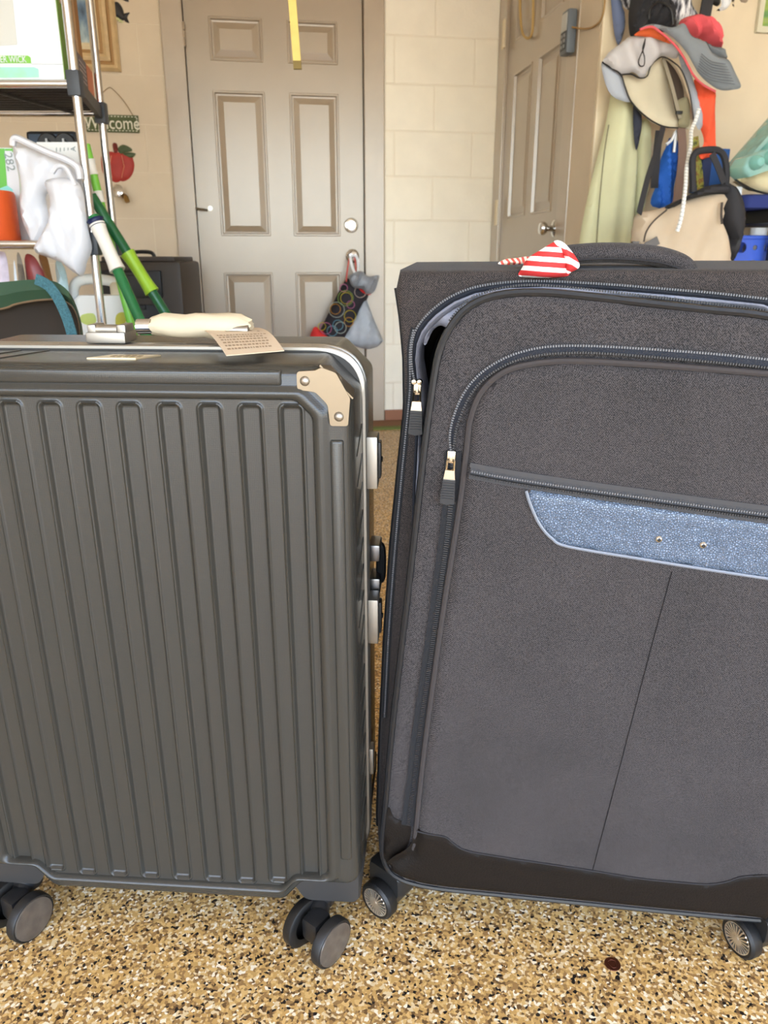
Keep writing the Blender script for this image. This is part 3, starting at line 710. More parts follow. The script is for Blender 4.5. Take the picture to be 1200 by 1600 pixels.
# expansion zipper near the left edge
ez = catmull([rl3(px, py, DB, .001) for px, py in ((647, 512), (641, 545), (641, 600), (638, 640), (632, 700), (618, 850), (608, 985), (601, 1120))], 6)
b = MB(); b.ribbon(ez, .0065, (0, -1, 0), .0012); part2(b, 'expansion_zip_tape', TAPE); zip_teeth([p + Vector((0, -.0012, 0)) for p in ez], 'expansion_zip_teeth', m=MT, wid=.0018)
# --- front panel (the lid of the main compartment), sagging forward a little to the right
LIDPX = [(597, 1320), (602, 1265), (612, 1150), (622, 1060), (641, 900), (663, 705), (672, 635), (681, 575), (690, 540), (705, 510), (728, 483), (760, 466), (800, 458), (850, 457), (900, 461), (1000, 472), (1100, 483), (1200, 494)]
lid2 = [rl(x, y) for x, y in LIDPX] + [Vector((.185, .780)), Vector((.225, .750)), Vector((.250, .700)), Vector((.264, .60)), Vector((.266, .3)), Vector((.262, .10)), Vector((.250, .074)), Vector((.232, .0655))] + [rl(x, y) for x, y in ((1180, 1435), (1050, 1423), (900, 1408), (780, 1396), (700, 1388), (655, 1381), (622, 1370), (604, 1352))]
lid_s = catmull([Vector((p.x, p.y, 0)) for p in lid2], 5, True)
def to_loc(base):
    return lambda x, y, off: Vector((x, base - off, y))
pts, tris, dd = fill2d([(p.x, p.y) for p in lid_s], .010)
bul = lambda x, y: .004 * max(0, math.sin(PI * min(1, max(0, (x + .25) / .5)))) * max(0, math.sin(PI * min(1, max(0, (y - .06) / .72))))
b = soft([(p.x, p.y) for p in lid_s], .008, to_loc(.0), .0035, .0, .008)
lid = part2(b, 'front_panel', FAB, ang=70)
def lring(s, n): return [Vector((p.x * (1 - s), n, (p.y - .44) * (1 - s) + .44)) for p in lid_s]
b = MB(); b.loft([lring(0, .001), lring(.004, .02), lring(.012, DB - .004)], True); part2(b, 'gusset', FABD, lid)
b = MB(); b.tube([Vector((p.x, -.001, p.y)) for p in lid_s], .0040, 8, True); part2(b, 'panel_piping', PIPE, lid)
zl = catmull([rl3(x, y, .012, 0) for x, y in ((700, 505), (735, 468), (800, 449), (870, 449), (1000, 463), (1200, 487))], 6)
zip_teeth([p + Vector((0, 0, .001)) for p in zl], 'lid_zip_teeth', lid, m=TEETH)
# --- pocket on the panel
PK = [(646, 1322), (651, 1290), (657, 1230), (666, 1150), (692, 960), (717, 800), (729, 705), (735, 655), (750, 615), (775, 588), (805, 573), (850, 565), (900, 563), (1000, 568), (1100, 575), (1200, 583)]
PF = -.0048
pk2 = [rl(x, y, PF) for x, y in PK] + [Vector((.18, .742)), Vector((.208, .722)), Vector((.230, .685)), Vector((.236, .63)), Vector((.236, .3)), Vector((.232, .085)), Vector((.222, .072))] + [rl(x, y, PF) for x, y in ((1180, 1431), (1050, 1419), (900, 1404), (780, 1392), (700, 1384), (657, 1377), (626, 1366), (608, 1352), (614, 1342), (630, 1334), (641, 1328))]
pk_s = catmull([Vector((p.x, p.y, 0)) for p in pk2], 5, True)
b = soft([(p.x, p.y) for p in pk_s], .005, to_loc(PF), .011, .0, .016); pocket = part2(b, 'pocket', FAB, ang=70)
pk_np = np.array([(p.x, p.y) for p in pk_s])
def pk_off(x, y):
    a = pk_np; c = np.roll(pk_np, -1, 0); ab = c - a; q = np.array((x, y))
    t = np.clip(((q - a) * ab).sum(1) / np.maximum((ab * ab).sum(1), 1e-15), 0, 1); d = np.sqrt(((a + t[:, None] * ab - q) ** 2).sum(1)).min()
    k = min(1.0, d / .016); return .011 * math.sqrt(max(0, 1 - (1 - k) ** 2))
PS = PF - .011                                   # face of the pocket
n_l = len(PK) * 5
b = MB(); b.tube([Vector((p.x, PF - .0042, p.y)) for p in pk_s[:n_l + 6]], .0036, 8); part2(b, 'pocket_piping', mat('pocket_piping', (54, 48, 46), .8), pocket)
def onp(px, py, lift=.0): return rl3(px, py, PS, lift)
# zipper round the pocket: open above its slider, closed below
z_out = catmull([rl3(x, y, PF, .0008) for x, y in ((705, 705), (703, 680), (709, 650), (724, 615), (748, 585), (782, 562), (822, 547), (870, 540), (950, 541), (1100, 551), (1200, 561), (1240, 565))] + [Vector((u_, PF - .0008, w_)) for u_, w_ in ((.190, .757), (.222, .735), (.246, .695), (.250, .63), (.250, .3), (.244, .16))], 6)
z_in = catmull([rl3(x, y, PF, .0045) for x, y in ((708, 705), (713, 670), (723, 640), (740, 608), (762, 586), (795, 566), (832, 555), (880, 550), (950, 551), (1100, 563), (1200, 573), (1240, 577))] + [Vector((u_, PF - .0045, w_)) for u_, w_ in ((.186, .748), (.215, .727), (.239, .690), (.243, .63), (.243, .3), (.238, .16))], 6)
b = MB(); m_ = min(len(z_out), len(z_in)); b.loft([[a, c, c + Vector((0, -.001, 0)), a + Vector((0, -.001, 0))] for a, c in zip(z_out[:m_], z_in[:m_])], True, True, True); part2(b, 'pocket_zip_tape', MATS['navy_tape'], pocket)
zip_teeth([p + Vector((0, -.001, 0)) for p in z_out], 'pocket_zip_teeth', pocket, m=MT); zip_teeth([p + Vector((0, -.001, 0)) for p in z_in], 'pocket_zip_teeth', pocket, m=TEETH)
z_dn = catmull([rl3(x, y, PF, .0012) for x, y in ((708, 705), (706, 760), (700, 830), (679, 985), (655, 1150), (646, 1230), (638, 1288))], 6)
b = MB(); b.ribbon(z_dn, .018, (0, -1, 0), .0010); part2(b, 'pocket_zip_tape', TAPE, pocket); zip_teeth([p + Vector((0, -.001, 0)) for p in z_dn], 'pocket_zip_teeth', pocket, m=TEETH, wid=.0048)
# slanting zipper
zd = catmull([onp(x, y, .0004) for x, y in ((734, 738), (800, 750), (900, 765), (1000, 779), (1100, 793), (1200, 806), (1265, 814))] + [Vector((.228, PS - .0004, onp(1265, 814).z - .004))], 6)
b = MB(); wd_ = [.0125 + .0055 * i / (len(zd) - 1) for i in range(len(zd))]; b.ribbon(zd, wd_, (0, -1, 0), .0012); part2(b, 'flap_zip_tape', mat('grey_tape', (58, 57, 58), .8, bump=.4, bscale=900), pocket)
zip_teeth([p + Vector((0, -.0012, .0022)) for p in zd], 'flap_zip_teeth', pocket, m=MT, wid=.0022); zip_teeth([p + Vector((0, -.0012, -.0028)) for p in zd], 'flap_zip_teeth', pocket, m=TEETH, wid=.0022)
b = MB(); b.tube([p + Vector((0, -.0012, -.0004)) for p in zd], .0013, 6); part2(b, 'flap_zip_cord', PIPE, pocket)
b = MB(); b.ribbon([p + Vector((0, -.0004, .0085)) for p in zd], .005, (0, -1, 0), .001); part2(b, 'flap_binding', mat('binding', (62, 60, 60), .8), pocket)
# leather patch with two studs
pt = [onp(x, y) for x, y in ((822, 766), (829, 788), (843, 818), (862, 840), (888, 853), (1000, 872), (1100, 888), (1200, 903))] + [Vector((.188, PS, onp(1200, 903).z - .003)), Vector((.206, PS, onp(1200, 903).z + .008)), Vector((.216, PS, onp(1200, 903).z + .030)), Vector((.220, PS, onp(1265, 814).z - .012))]
pt_s = [Vector((p.x, p.z)) for p in catmull(pt, 5)] + [Vector((p.x, p.z - .006)) for p in zd[::-1] if pt[0].x + .002 < p.x < .218]
dents = [onp(1029, 842), onp(1098, 851)]
b = soft([(p.x, p.y) for p in pt_s], .006, to_loc(PS + .0004), .0032, .0, .006, fold=lambda x, y, d: -sum(.0028 * math.exp(-((x - q.x) ** 2 + (y - q.z) ** 2) / (2 * .009 ** 2)) for q in dents))
patch = part2(b, 'leather_patch', PATCH, ang=80, label='creased grey leather patch with blue sky sheen in its colour')
b = MB(); b.tube([p + Vector((0, -.0016, 0)) for p in catmull(pt, 5)], .0018, 6); part2(b, 'patch_edge', mat('patch_edge', (120, 124, 132), .35), patch)
for q in dents:
    b = MB(); b.lathe([(0, .0030), (.0026, .0024), (.0042, .0004), (.0044, -.001)], axis_mat(q + Vector((0, -.0010, 0)), (0, -1, 0)), 14, False); part2(b, 'stud', CHROME, patch)
    b = MB(); b.lathe([(0, .0032), (.0018, .0031), (.0020, .0024)], axis_mat(q + Vector((0, -.0010, 0)), (0, -1, 0)), 10, False); part2(b, 'stud_hole', BLACK, patch)
# seam down the pocket
b = MB(); b.tube([onp(x, y, .0) for x, y in ((1050, 893), (1018, 1010), (985, 1135), (955, 1250), (926, 1360))], .0013, 6, flat=.5); part2(b, 'seam', mat('seam', (34, 31, 32), .8), pocket)
# leather band along the foot, lying on the pocket face
bt = [onp(x, y) for x, y in ((651, 1298), (672, 1303), (695, 1307), (707, 1316), (722, 1326), (745, 1332), (800, 1341), (860, 1350), (920, 1359), (1000, 1372), (1060, 1378), (1105, 1381), (1135, 1377), (1160, 1369), (1200, 1367))] + [Vector((.236, 0, .128)), Vector((.236, 0, .09))]
bb_ = [Vector((.226, 0, .0715))] + [onp(x, y) for x, y in ((1180, 1432), (1050, 1420), (900, 1405), (780, 1393), (700, 1385), (656, 1378), (624, 1368), (605, 1353), (612, 1340), (629, 1330), (643, 1320))]
band_s = [Vector((p.x, p.z)) for p in catmull(bt, 4)] + [Vector((p.x, p.z)) for p in catmull(bb_, 4)]
b = soft([(p.x, p.y) for p in band_s], .005, to_loc(PF - .0014), .0010, .0, .003, fold=lambda x, y, d: pk_off(x, y)); part2(b, 'leather_band', LEATH, pocket, ang=70)
b = MB(); b.tube([p + Vector((0, -.0008, 0)) for p in catmull([Vector((q.x, PS, q.z)) for q in bt[:15]], 4)], .0012, 6); part2(b, 'band_seam', MATS['seam'], pocket)
# leather corner left of the pocket piping
lc_ = [rl(x, y, PF) for x, y in ((606, 1262), (615, 1277), (632, 1285), (642, 1291), (640, 1312), (630, 1330), (603, 1345), (600, 1318))]
b = soft([(p.x, p.y) for p in catmull([Vector((q.x, q.y, 0)) for q in lc_], 3, True)], .008, to_loc(PF - .0002), .0016, 0, .004); part2(b, 'leather_corner', LEATH, lid, ang=70)
ft_ = [rl(x, y, PF) for x, y in ((600, 1325), (610, 1338), (630, 1350), (660, 1364), (720, 1374), (850, 1388), (1000, 1402), (1180, 1422), (1180, 1434), (1050, 1422), (900, 1407), (780, 1395), (700, 1387), (655, 1380), (622, 1369), (605, 1351))]
b = soft([(p.x, p.y) for p in catmull([Vector((q.x, q.y, 0)) for q in ft_], 4, True)], .006, to_loc(.0005 - .0038), .0012, 0, .003); part2(b, 'leather_foot', LEATH, lid, ang=70)
# zipper pulls
def pull(px, py, dep, lift, Ls, lean, double=False):
    o = rl3(px, py, dep, lift); dn = Vector((lean, 0, -1)).normalized(); sd = Vector((0, -1, 0)).cross(dn).normalized(); Nn = Vector((0, -1, 0))
    R = Matrix((sd, Nn, -dn)).transposed()
    b = MB(); b.box(o + dn * .004 + Nn * .002, (.0085, .004, .013), R, ch=.0012); b.box(o + dn * .004 + Nn * .0052, (.0035, .003, .009), R, ch=.001); s = part2(b, 'zip_slider', NICKEL)
    if double:
        b = MB()
        for q in (-.004, .002): b.lathe([(0, .0045), (.0025, .004), (.0034, .002), (.0034, 0)], axis_mat(o - dn * .004 + sd * q + Nn * .003, Nn), 12, False)
        part2(b, 'slider_loop', NICKEL, s)
    b = MB(); p0 = o + dn * .007 + Nn * .0062
    b.tube([p0 + sd * .0036, p0 + sd * .0040 + dn * .010, p0 - sd * .0040 + dn * .010, p0 - sd * .0036], .0014, 6, True)
    b.prism([p0 + dn * .010 - sd * .0048, p0 + dn * .010 + sd * .0048, p0 + dn * .021 + sd * .0062, p0 + dn * .021 - sd * .0062], Nn * .0022)
    pl_ = part2(b, 'zip_pull', NICKEL)
    b = MB(); p1 = p0 + dn * .020 - Nn * .0005
    b.prism([p1 - sd * .0064, p1 + sd * .0064, p1 + dn * Ls + sd * .0078, p1 + dn * (Ls + .002), p1 + dn * Ls - sd * .0078], Nn * .0042)
    for k in range(7): b.box(p1 + dn * (.004 + k * (Ls - .006) / 7) + Nn * .0046, (.012, .0012, .0016), R)
    part2(b, 'pull_tab', mat('tab_rubber', (34, 34, 36), .45), pl_, smooth=False)
pull(653, 601, DB, .001, .026, -.03, True)
pull(706, 706, PF, .0030, .026, -.06)
# carrying handle on the top
b = MB(); hp = catmull([Vector((-.094, .082, .833)), Vector((-.090, .082, .842)), Vector((-.075, .082, .849)), Vector((-.03, .082, .853)), Vector((.015, .082, .851)), Vector((.040, .082, .846)), Vector((.055, .082, .839)), Vector((.060, .082, .829))], 5)
rr = []
for i, p_ in enumerate(hp):
    t = (hp[min(i + 1, len(hp) - 1)] - hp[max(0, i - 1)]).normalized(); nn_ = Vector((-t.z, 0, t.x)); sc = 1.0 if 2 < i < len(hp) - 3 else .92
    rr.append([p_ + nn_ * (.0100 * sc * math.sin(2 * PI * k / 16)) + Vector((0, .016 * sc * math.cos(2 * PI * k / 16), 0)) for k in range(16)])
b.loft(rr, True, True, True); hd = part2(b, 'carry_handle', FAB)
b = MB(); b.tube([p_ + Vector((0, -.0140, -.0055)) for p_ in hp[2:-2]], .0009, 5); part2(b, 'handle_seam', MATS['seam'], hd)
b = MB(); b.box((-.018, .10, .8388), (.16, .03, .0016), ch=.0006); part2(b, 'handle_base', mat('base_web', (40, 38, 40), .8), smooth=False)
# casters
HUB = mat('hub_silver', (214, 208, 198), .28, .9)
FLW2 = lambda n: -n * math.tan(TILT2)
def caster2(u, n, ang, top=.07):
    R = .0265; fl = FLW2(n); ax = Vector((math.cos(ang), math.sin(ang), 0)); sd = Vector((-math.sin(ang), math.cos(ang), 0))
    c = Vector((u, n, R + fl)); off = ax * .012
    h = MB(); st = c - ax * .012
    prof = rpoly([(.030, .070, .008), (-.030, .070, .008), (-.030, .034, .012), (-.004, .012, .012), (.018, .018, .012), (.030, .040, .012)], 4, 3)
    h.loft([[c - ax * (.012 + q_) + sd * p.x * k_ + Vector((0, 0, p.y - R)) for p in prof] for q_, k_ in ((-.003, .85), (.004, 1), (.026, 1), (.033, .85))], True, True, True)
    hs = part2(h, 'caster_housing', mat('caster_black', (34, 33, 32), .35))
    h = MB(); h.lathe([(R - .008, -.010), (R - .002, -.0095), (R, -.007), (R, .005), (R - .003, .0085), (R - .006, .0085), (R - .0065, .006), (0, .006)], axis_mat(c, ax), 36, False); w_ = part2(h, 'wheel', RUBBER)
    h = MB(); h.lathe([(R - .0062, .0062), (R - .0064, .0082), (R - .0075, .0082), (R - .008, .0068), (R - .0082, .0060), (R - .0090, .0060)], axis_mat(c, ax), 36, False); h.lathe([(.0045, .0060), (.0040, .0095), (0, .0100)], axis_mat(c, ax), 20, False); hb = part2(h, 'hub', HUB, w_)
    h = MB(); e1 = sd; e2 = Vector((0, 0, 1))
    for k in range(22):
        a = 2 * PI * k / 22; d = e1 * math.cos(a) + e2 * math.sin(a); t = e1 * -math.sin(a) + e2 * math.cos(a)
        R3 = Matrix((d, t, ax)).transposed(); h.box(c + d * .0112 + ax * .0078, (.0150, .0019, .0030), R3)
    part2(h, 'spokes', HUB, hb, smooth=False)
    h = MB(); h.lathe([(R - .0070, .0062), (.0, .0063)], axis_mat(c, ax), 24, False); part2(h, 'hub_recess', mat('hub_dark', (44, 42, 40), .5, .2), hb)
def camang(phi):                                  # direction in the case's frame: phi degrees left of straight at the lens
    d = -FH; d = Matrix.Rotation(-math.radians(phi), 3, 'Z') @ d
    d = Matrix.Rotation(-YAW2, 3, 'Z') @ d; return math.atan2(d.y, d.x)
lw = rl(592, 1403, .002); rw = rl(1160, 1462, .002)
caster2(lw.x, .004, camang(42)); caster2(rw.x, .004, camang(68)); caster2(-.215, .25, camang(60)); caster2(.22, .25, camang(80))

# striped cloth poking out of the open compartment
cloth = empty('striped_cloth', Vector((0, 0, 0)), 'red and white striped cloth poking out of the open suitcase zipper', 'cloth')
c0 = O2f + U2 * rl(858, 430, .06).x + N2 * .06 + W2v * rl(858, 430, .06).y
cloth.location = c0
def c2w(v): return O2f + U2 * v.x + N2 * v.y + W2v * v.z
def cl_soft(px, dep, front, back, m, name, fold=None, h=.006, rim=None):
    ol = catmull([Vector((*rl(x, y, dep), 0)) for x, y in px], 5, True)
    s_ = soft([(p.x, p.y) for p in ol], h, lambda x, y, off: c2w(Vector((x, dep - off, y))), front, back, rim, fold)
    return build(s_, name, m, cloth, ang=80)
ST1 = mat_stripes('red_white_stripe', (206, 52, 50), (246, 240, 234), .0095, (.05, .0, 1), .52, .35)
ST2 = mat_stripes('red_white_stripe_flap', (206, 52, 50), (246, 240, 236), .0120, (.45, 0, 1), .5, .2)
cl_soft([(812, 432), (816, 418), (826, 402), (845, 390), (860, 381), (870, 377), (879, 384), (884, 400), (887, 415), (888, 431), (850, 434)], DB - .006, .012, .012, ST1, 'folded_cloth', lambda x, y, d: .003 * math.sin(140 * x + 40 * y))
cl_soft([(866, 378), (874, 376), (884, 382), (896, 396), (905, 411), (904, 419), (895, 424), (886, 427), (884, 410), (878, 392)], DB - .008, .008, .006, ST2, 'turned_cuff')
cl_soft([(778, 412), (790, 405), (808, 403), (826, 401), (830, 410), (812, 413), (795, 414)], DB + .02, .006, .006, mat_stripes('stripe_twist', (214, 84, 70), (240, 214, 190), .0055, (1, 0, .4), .5, .1), 'twisted_end')
# ------------------------------------------------------------------ things on the back wall
def ysoft(outline, Y, front, back=0.0, h=5, rim=None, fold=None, smooth=4):
    ol = catmull([(p[0], p[1], 0) for p in outline], smooth, True) if smooth else [Vector((p[0], p[1], 0)) for p in outline]
    return soft([(p.x, p.y) for p in ol], h, lambda x, y, off: onY(x, y, Y) - Vector((0, off, 0)), front, back, rim, fold)
YW = YB - .0015
# Welcome board on a wire
a = onY(136, 206, YW); c = onY(216, 181, YW); a2 = onY(217, 208, YW)
sgn = empty('welcome_sign', ((a.x + c.x) / 2, YW - .006, a.z), 'small green wooden sign reading Welcome, hung by a wire', 'sign')
b = MB(); cx, cz = (a.x + c.x) / 2, (a2.z + c.z) / 2; sw, sh = c.x - a.x, c.z - a2.z
b.box((cx, YW - .006, cz), (sw, .012, sh), ch=.002); build(b, 'board', mat('sign_green', (78, 88, 50), .6, mottle=.12, mscale=40), sgn, smooth=False)
b = MB()
for k in range(15):
    for s in (-1, 1): b.box((cx - sw / 2 + .012 + k * (sw - .024) / 14, YW - .0125, cz + s * (sh / 2 - .007)), (.008, .0016, .003))
for k in range(5):
    for s in (-1, 1): b.box((cx + s * (sw / 2 - .007), YW - .0125, cz - sh / 2 + .014 + k * (sh - .028) / 4), (.003, .0016, .008))
build(b, 'stitched_border', mat('sign_white', (232, 228, 210), .7), sgn, smooth=False)
Mt = facing(Vector((cx, YW - .0128, cz)), Vector((1, 0, 0))); text_mesh('Welcome', .078, Mt @ Matrix.Scale(.80, 4, (1, 0, 0)), MATS['sign_white'], sgn)
b = MB(); b.tube(catmull([onY(x, y, YW - .004) for x, y in ((140, 181), (150, 158), (168, 138), (178, 141), (195, 160), (208, 181))], 5), .0016, 6); build(b, 'wire', mat('wire_tan', (150, 120, 84), .5), sgn)
# red apple ornament
ap = empty('apple_ornament', onY(182, 285, YW), 'flat red wooden apple ornament with green leaves below the sign', 'ornament')
RED = mat('apple_red', (172, 52, 44), .55, mottle=.12, mscale=20); REDE = mat('apple_edge', (226, 150, 120), .6)
for nm, ol in (('apple_lobe', [(158, 245), (165, 238), (178, 238), (184, 250), (184, 272), (178, 283), (168, 280), (160, 268)]), ('apple_lobe', [(185, 240), (197, 239), (206, 245), (210, 258), (207, 272), (199, 281), (188, 282), (184, 262)]), ('apple_lobe', [(172, 241), (182, 238), (190, 241), (194, 260), (190, 280), (181, 285), (173, 279), (169, 260)])):
    build(ysoft(ol, YW - (.004 if ol[0][0] == 172 else 0), .009, 0, 4), nm, RED, ap)
b = MB(); b.tube([onY(x, y, YW - .012) for x, y in ((174, 243), (171, 260), (175, 278))], .0016, 5); b.tube([onY(x, y, YW - .012) for x, y in ((190, 243), (194, 260), (190, 278))], .0016, 5); build(b, 'painted_line', REDE, ap)
build(ysoft([(176, 225), (182, 224), (184, 232), (183, 240), (179, 240)], YW - .005, .006, 0, 4), 'stem', mat('stem_brown', (120, 44, 36), .6), ap)
for ol in ([(184, 232), (192, 226), (204, 231), (206, 236), (196, 238), (188, 240)], [(192, 240), (200, 238), (212, 240), (207, 246), (199, 245)]): build(ysoft(ol, YW - .006, .006, 0, 3), 'leaf', mat('leaf_green', (74, 88, 58), .6), ap)
# tropical fish ornaments
fs_ = empty('fish_ornament', onY(188, 36, YW), 'black and pale yellow striped fish ornament on the back wall', 'ornament')
FB = mat('fish_black', (40, 38, 40), .5); FY = mat('fish_yellow', (206, 208, 158), .5)
build(ysoft([(170, 15), (175, 6), (183, 3), (190, 10), (194, 22), (193, 32), (184, 28), (175, 24)], YW, .010, 0, 3), 'body', FB, fs_)
build(ysoft([(171, 15), (175, 9), (179, 11), (179, 20), (175, 23)], YW - .010, .005, 0, 3), 'head', FY, fs_)
build(ysoft([(174, 23), (183, 27), (192, 33), (191, 36), (182, 31)], YW - .009, .004, 0, 3), 'belly_stripe', FY, fs_)
build(ysoft([(191, 24), (198, 20), (203, 20), (199, 27), (202, 36), (195, 33)], YW, .006, 0, 3), 'tail', FB, fs_)
b = MB(); b.lathe([(0, .003), (.003, .002), (.004, 0)], axis_mat(onY(176, 12, YW - .011), (0, -1, 0)), 10, False); build(b, 'eye', BLACK, fs_)
build(ysoft([(186, -14), (196, -12), (200, -3), (201, 3), (194, 1), (188, -4)], YW, .007, 0, 3), 'fish_ornament', FB, None, 'dark tail of a second fish ornament at the top edge', 'ornament')
# framed snow picture
pr = onY(190, 113, YW); ir = onY(147, 80, YW); fw = pr.x - ir.x
pic = empty('framed_picture', (pr.x - .3, YW, pr.z), 'framed painting of snowy woods in a stepped cream frame', 'picture')
x1, x0, zb_, zt_ = pr.x, pr.x - .62, pr.z, pr.z + .72
def frame_ring(i0, i1, d0, d1, m, nm):
    b = MB(); rg = lambda i, d: [Vector((x0 + i, YW - d, zb_ + i)), Vector((x1 - i, YW - d, zb_ + i)), Vector((x1 - i, YW - d, zt_ - i)), Vector((x0 + i, YW - d, zt_ - i))]
    b.loft([rg(i0, 0), rg(i0, d0), rg((i0 + i1) / 2, max(d0, d1) + .004), rg(i1, d1), rg(i1, 0)], True); build(b, nm, m, pic, smooth=False)
FC = mat('frame_cream', (206, 178, 134), .45, mottle=.1, mscale=30); FT = mat('frame_tan', (176, 138, 92), .45)
frame_ring(0, fw * .22, .012, .022, FC, 'outer_moulding'); frame_ring(fw * .22, fw * .36, .018, .016, FT, 'moulding_step'); frame_ring(fw * .36, fw * .62, .024, .018, FC, 'middle_moulding'); frame_ring(fw * .62, fw * .76, .014, .012, FT, 'moulding_step'); frame_ring(fw * .76, fw, .014, .010, mat('frame_ivory', (222, 206, 170), .5), 'inner_moulding')
b = MB(); b.box(((x0 + x1) / 2, YW - .003, (zb_ + zt_) / 2), (x1 - x0 - 2 * fw + .006, .006, zt_ - zb_ - 2 * fw + .006)); build(b, 'canvas', mat_noise('snow_paint', [(0.3, (60, 76, 92)), (.42, (108, 134, 160)), (.55, (170, 190, 196)), (.66, (222, 226, 220)), (.8, (120, 110, 100))], 14, .6, (1, 1, .45)), pic, smooth=False)
# hose tap
tp = onY(188, 300, YW); tap = empty('hose_tap', tp, 'small chrome and brass hose tap on the back wall', 'tap')
b = MB(); b.tube([Vector((tp.x + .02, YW, tp.z - .02)), Vector((tp.x + .02, YW - .05, tp.z - .02)), Vector((tp.x + .035, YW - .075, tp.z - .03)), Vector((tp.x + .04, YW - .08, tp.z - .05))], .012, 10); build(b, 'spout', mat('brass', (150, 120, 70), .4, .8), tap)
b = MB(); b.lathe([(0, .014), (.018, .012), (.030, .004), (.030, -.004), (0, -.008)], axis_mat(Vector((tp.x - .005, YW - .055, tp.z)), (-.3, -1, .3)), 18, False); build(b, 'handwheel', CHROME, tap)
# organiser bag and plastic bag hung on the door knob
kd = Vector((pk.x, YB - .03, pk.z))
ob = empty('hanging_pouch', onY(525, 530, YB - .03), 'black cloth pouch with coloured rings and a red foot, on the door knob', 'bag')
YP = YB - .055
pouch_ol = [(541, 436), (549, 440), (562, 446), (576, 458), (565, 485), (550, 512), (532, 540), (520, 560), (495, 556), (482, 548), (494, 528), (510, 496), (525, 464)]
build(ysoft(pouch_ol, YP, .045, .03, 6), 'pouch_body', mat('pouch_black', (40, 36, 42), .8), ob)
build(ysoft([(490, 512), (503, 516), (520, 524), (530, 532), (527, 552), (512, 566), (488, 560), (480, 545)], YP - .022, .03, .03, 6), 'pouch_foot', mat('pouch_red', (206, 46, 44), .8), ob)
build(ysoft([(558, 446), (568, 449), (579, 456), (578, 461), (566, 457)], YP - .034, .008, .004, 4), 'red_trim', MATS['pouch_red'], ob)
RC = [(214, 196, 60), (196, 206, 196), (214, 150, 60), (120, 176, 196), (206, 120, 170), (150, 180, 90), (220, 200, 190)]
for i, (x, y, r, c_) in enumerate(((541, 466, 9, 0), (540, 466, 12, 5), (524, 483, 8, 2), (526, 484, 12, 1), (563, 456, 9, 6), (547, 494, 9, 0), (528, 508, 8, 3), (532, 512, 9, 1), (509, 513, 9, 4), (503, 510, 6, 0), (548, 476, 6, 4), (537, 450, 6, 4), (519, 517, 8, 3), (545, 503, 7, 2))):
    b = MB(); b.tube([onY(x + r * math.cos(t * PI / 9), y + r * math.sin(t * PI / 9), YP - .046 + .0006 * (i % 5)) for t in range(18)], .0042, 6, True, flat=.4); build(b, 'printed_ring', mat('ring_%d' % c_, RC[c_], .8), ob)
b = MB(); b.tube(catmull([onY(541, 440, YP - .02), onY(543, 420, YB - .052), onY(547, 402, YB - .056), onY(553, 400, YB - .056), onY(556, 420, YB - .052), onY(552, 442, YP - .02)], 5), .004, 6); build(b, 'strap', mat('strap_red', (214, 90, 84), .8), ob)
gb = ysoft([(546, 432), (556, 425), (566, 424), (576, 432), (592, 430), (590, 442), (584, 456), (574, 460), (566, 452), (554, 450), (548, 444)], YP - .060, .03, .02, 5, fold=lambda x, y, d: .006 * math.sin(.5 * x + .3 * y))
gbag = empty('plastic_bag', onY(570, 545, YB - .06), 'clear grey plastic bag on the door knob beside the patterned pouch', 'bag')
build(gb, 'gathered_top', mat('grey_plastic', (140, 144, 152), .35, mottle=.15, mscale=40), gbag)
build(ysoft([(563, 470), (570, 462), (577, 480), (587, 505), (597, 528), (598, 534), (586, 543), (570, 545), (552, 540), (532, 532), (545, 508), (555, 488)], YP + .004, .045, .02, 6, fold=lambda x, y, d: .006 * math.sin(.45 * x)), 'bag_body', mat('clear_plastic', (206, 212, 220), .2, trans=.35, ior=1.2, mottle=.08, mscale=30), gbag)
b = MB(); b.tube(catmull([onY(560, 428, YP - .058), onY(560, 412, YB - .064), onY(556, 400, YB - .068), onY(548, 401, YB - .068), onY(550, 415, YB - .066), onY(556, 430, YP - .058)], 5), .007, 6, flat=.5); build(b, 'bag_handle', mat('white_plastic', (232, 232, 234), .4), gbag)
# yellow strip hanging from above
p0 = at(465, 106, 2.6); p1 = at(456.5, 0, 2.6); dr = (p1 - p0).normalized(); p2 = p0 + dr * ((CEIL - p0.z) / dr.z)
ys = empty('hanging_strip', p0, 'narrow yellow wooden strip hanging from above before the door', 'strip')
b = MB(); sx = Vector((RV.x, RV.y, 0)) * .0115; sy = FH * .004
b.loft([[p - sx - sy, p + sx - sy, p + sx + sy, p - sx + sy] for p in (p0, p2)], True, True, True); build(b, 'strip', mat('yellow_wood', (226, 200, 110), .5, mottle=.06, mscale=30), ys, smooth=False)
b = MB(); b.loft([[p - sx * 1.05 - sy * 1.3, p + sx * 1.05 - sy * 1.3, p + sx * 1.05 + sy * 1.3, p - sx * 1.05 + sy * 1.3] for p in (p0 - dr * .004, p0 + dr * .018)], True, True, True); build(b, 'end_cap', mat('olive_cap', (124, 104, 50), .6), ys, smooth=False)
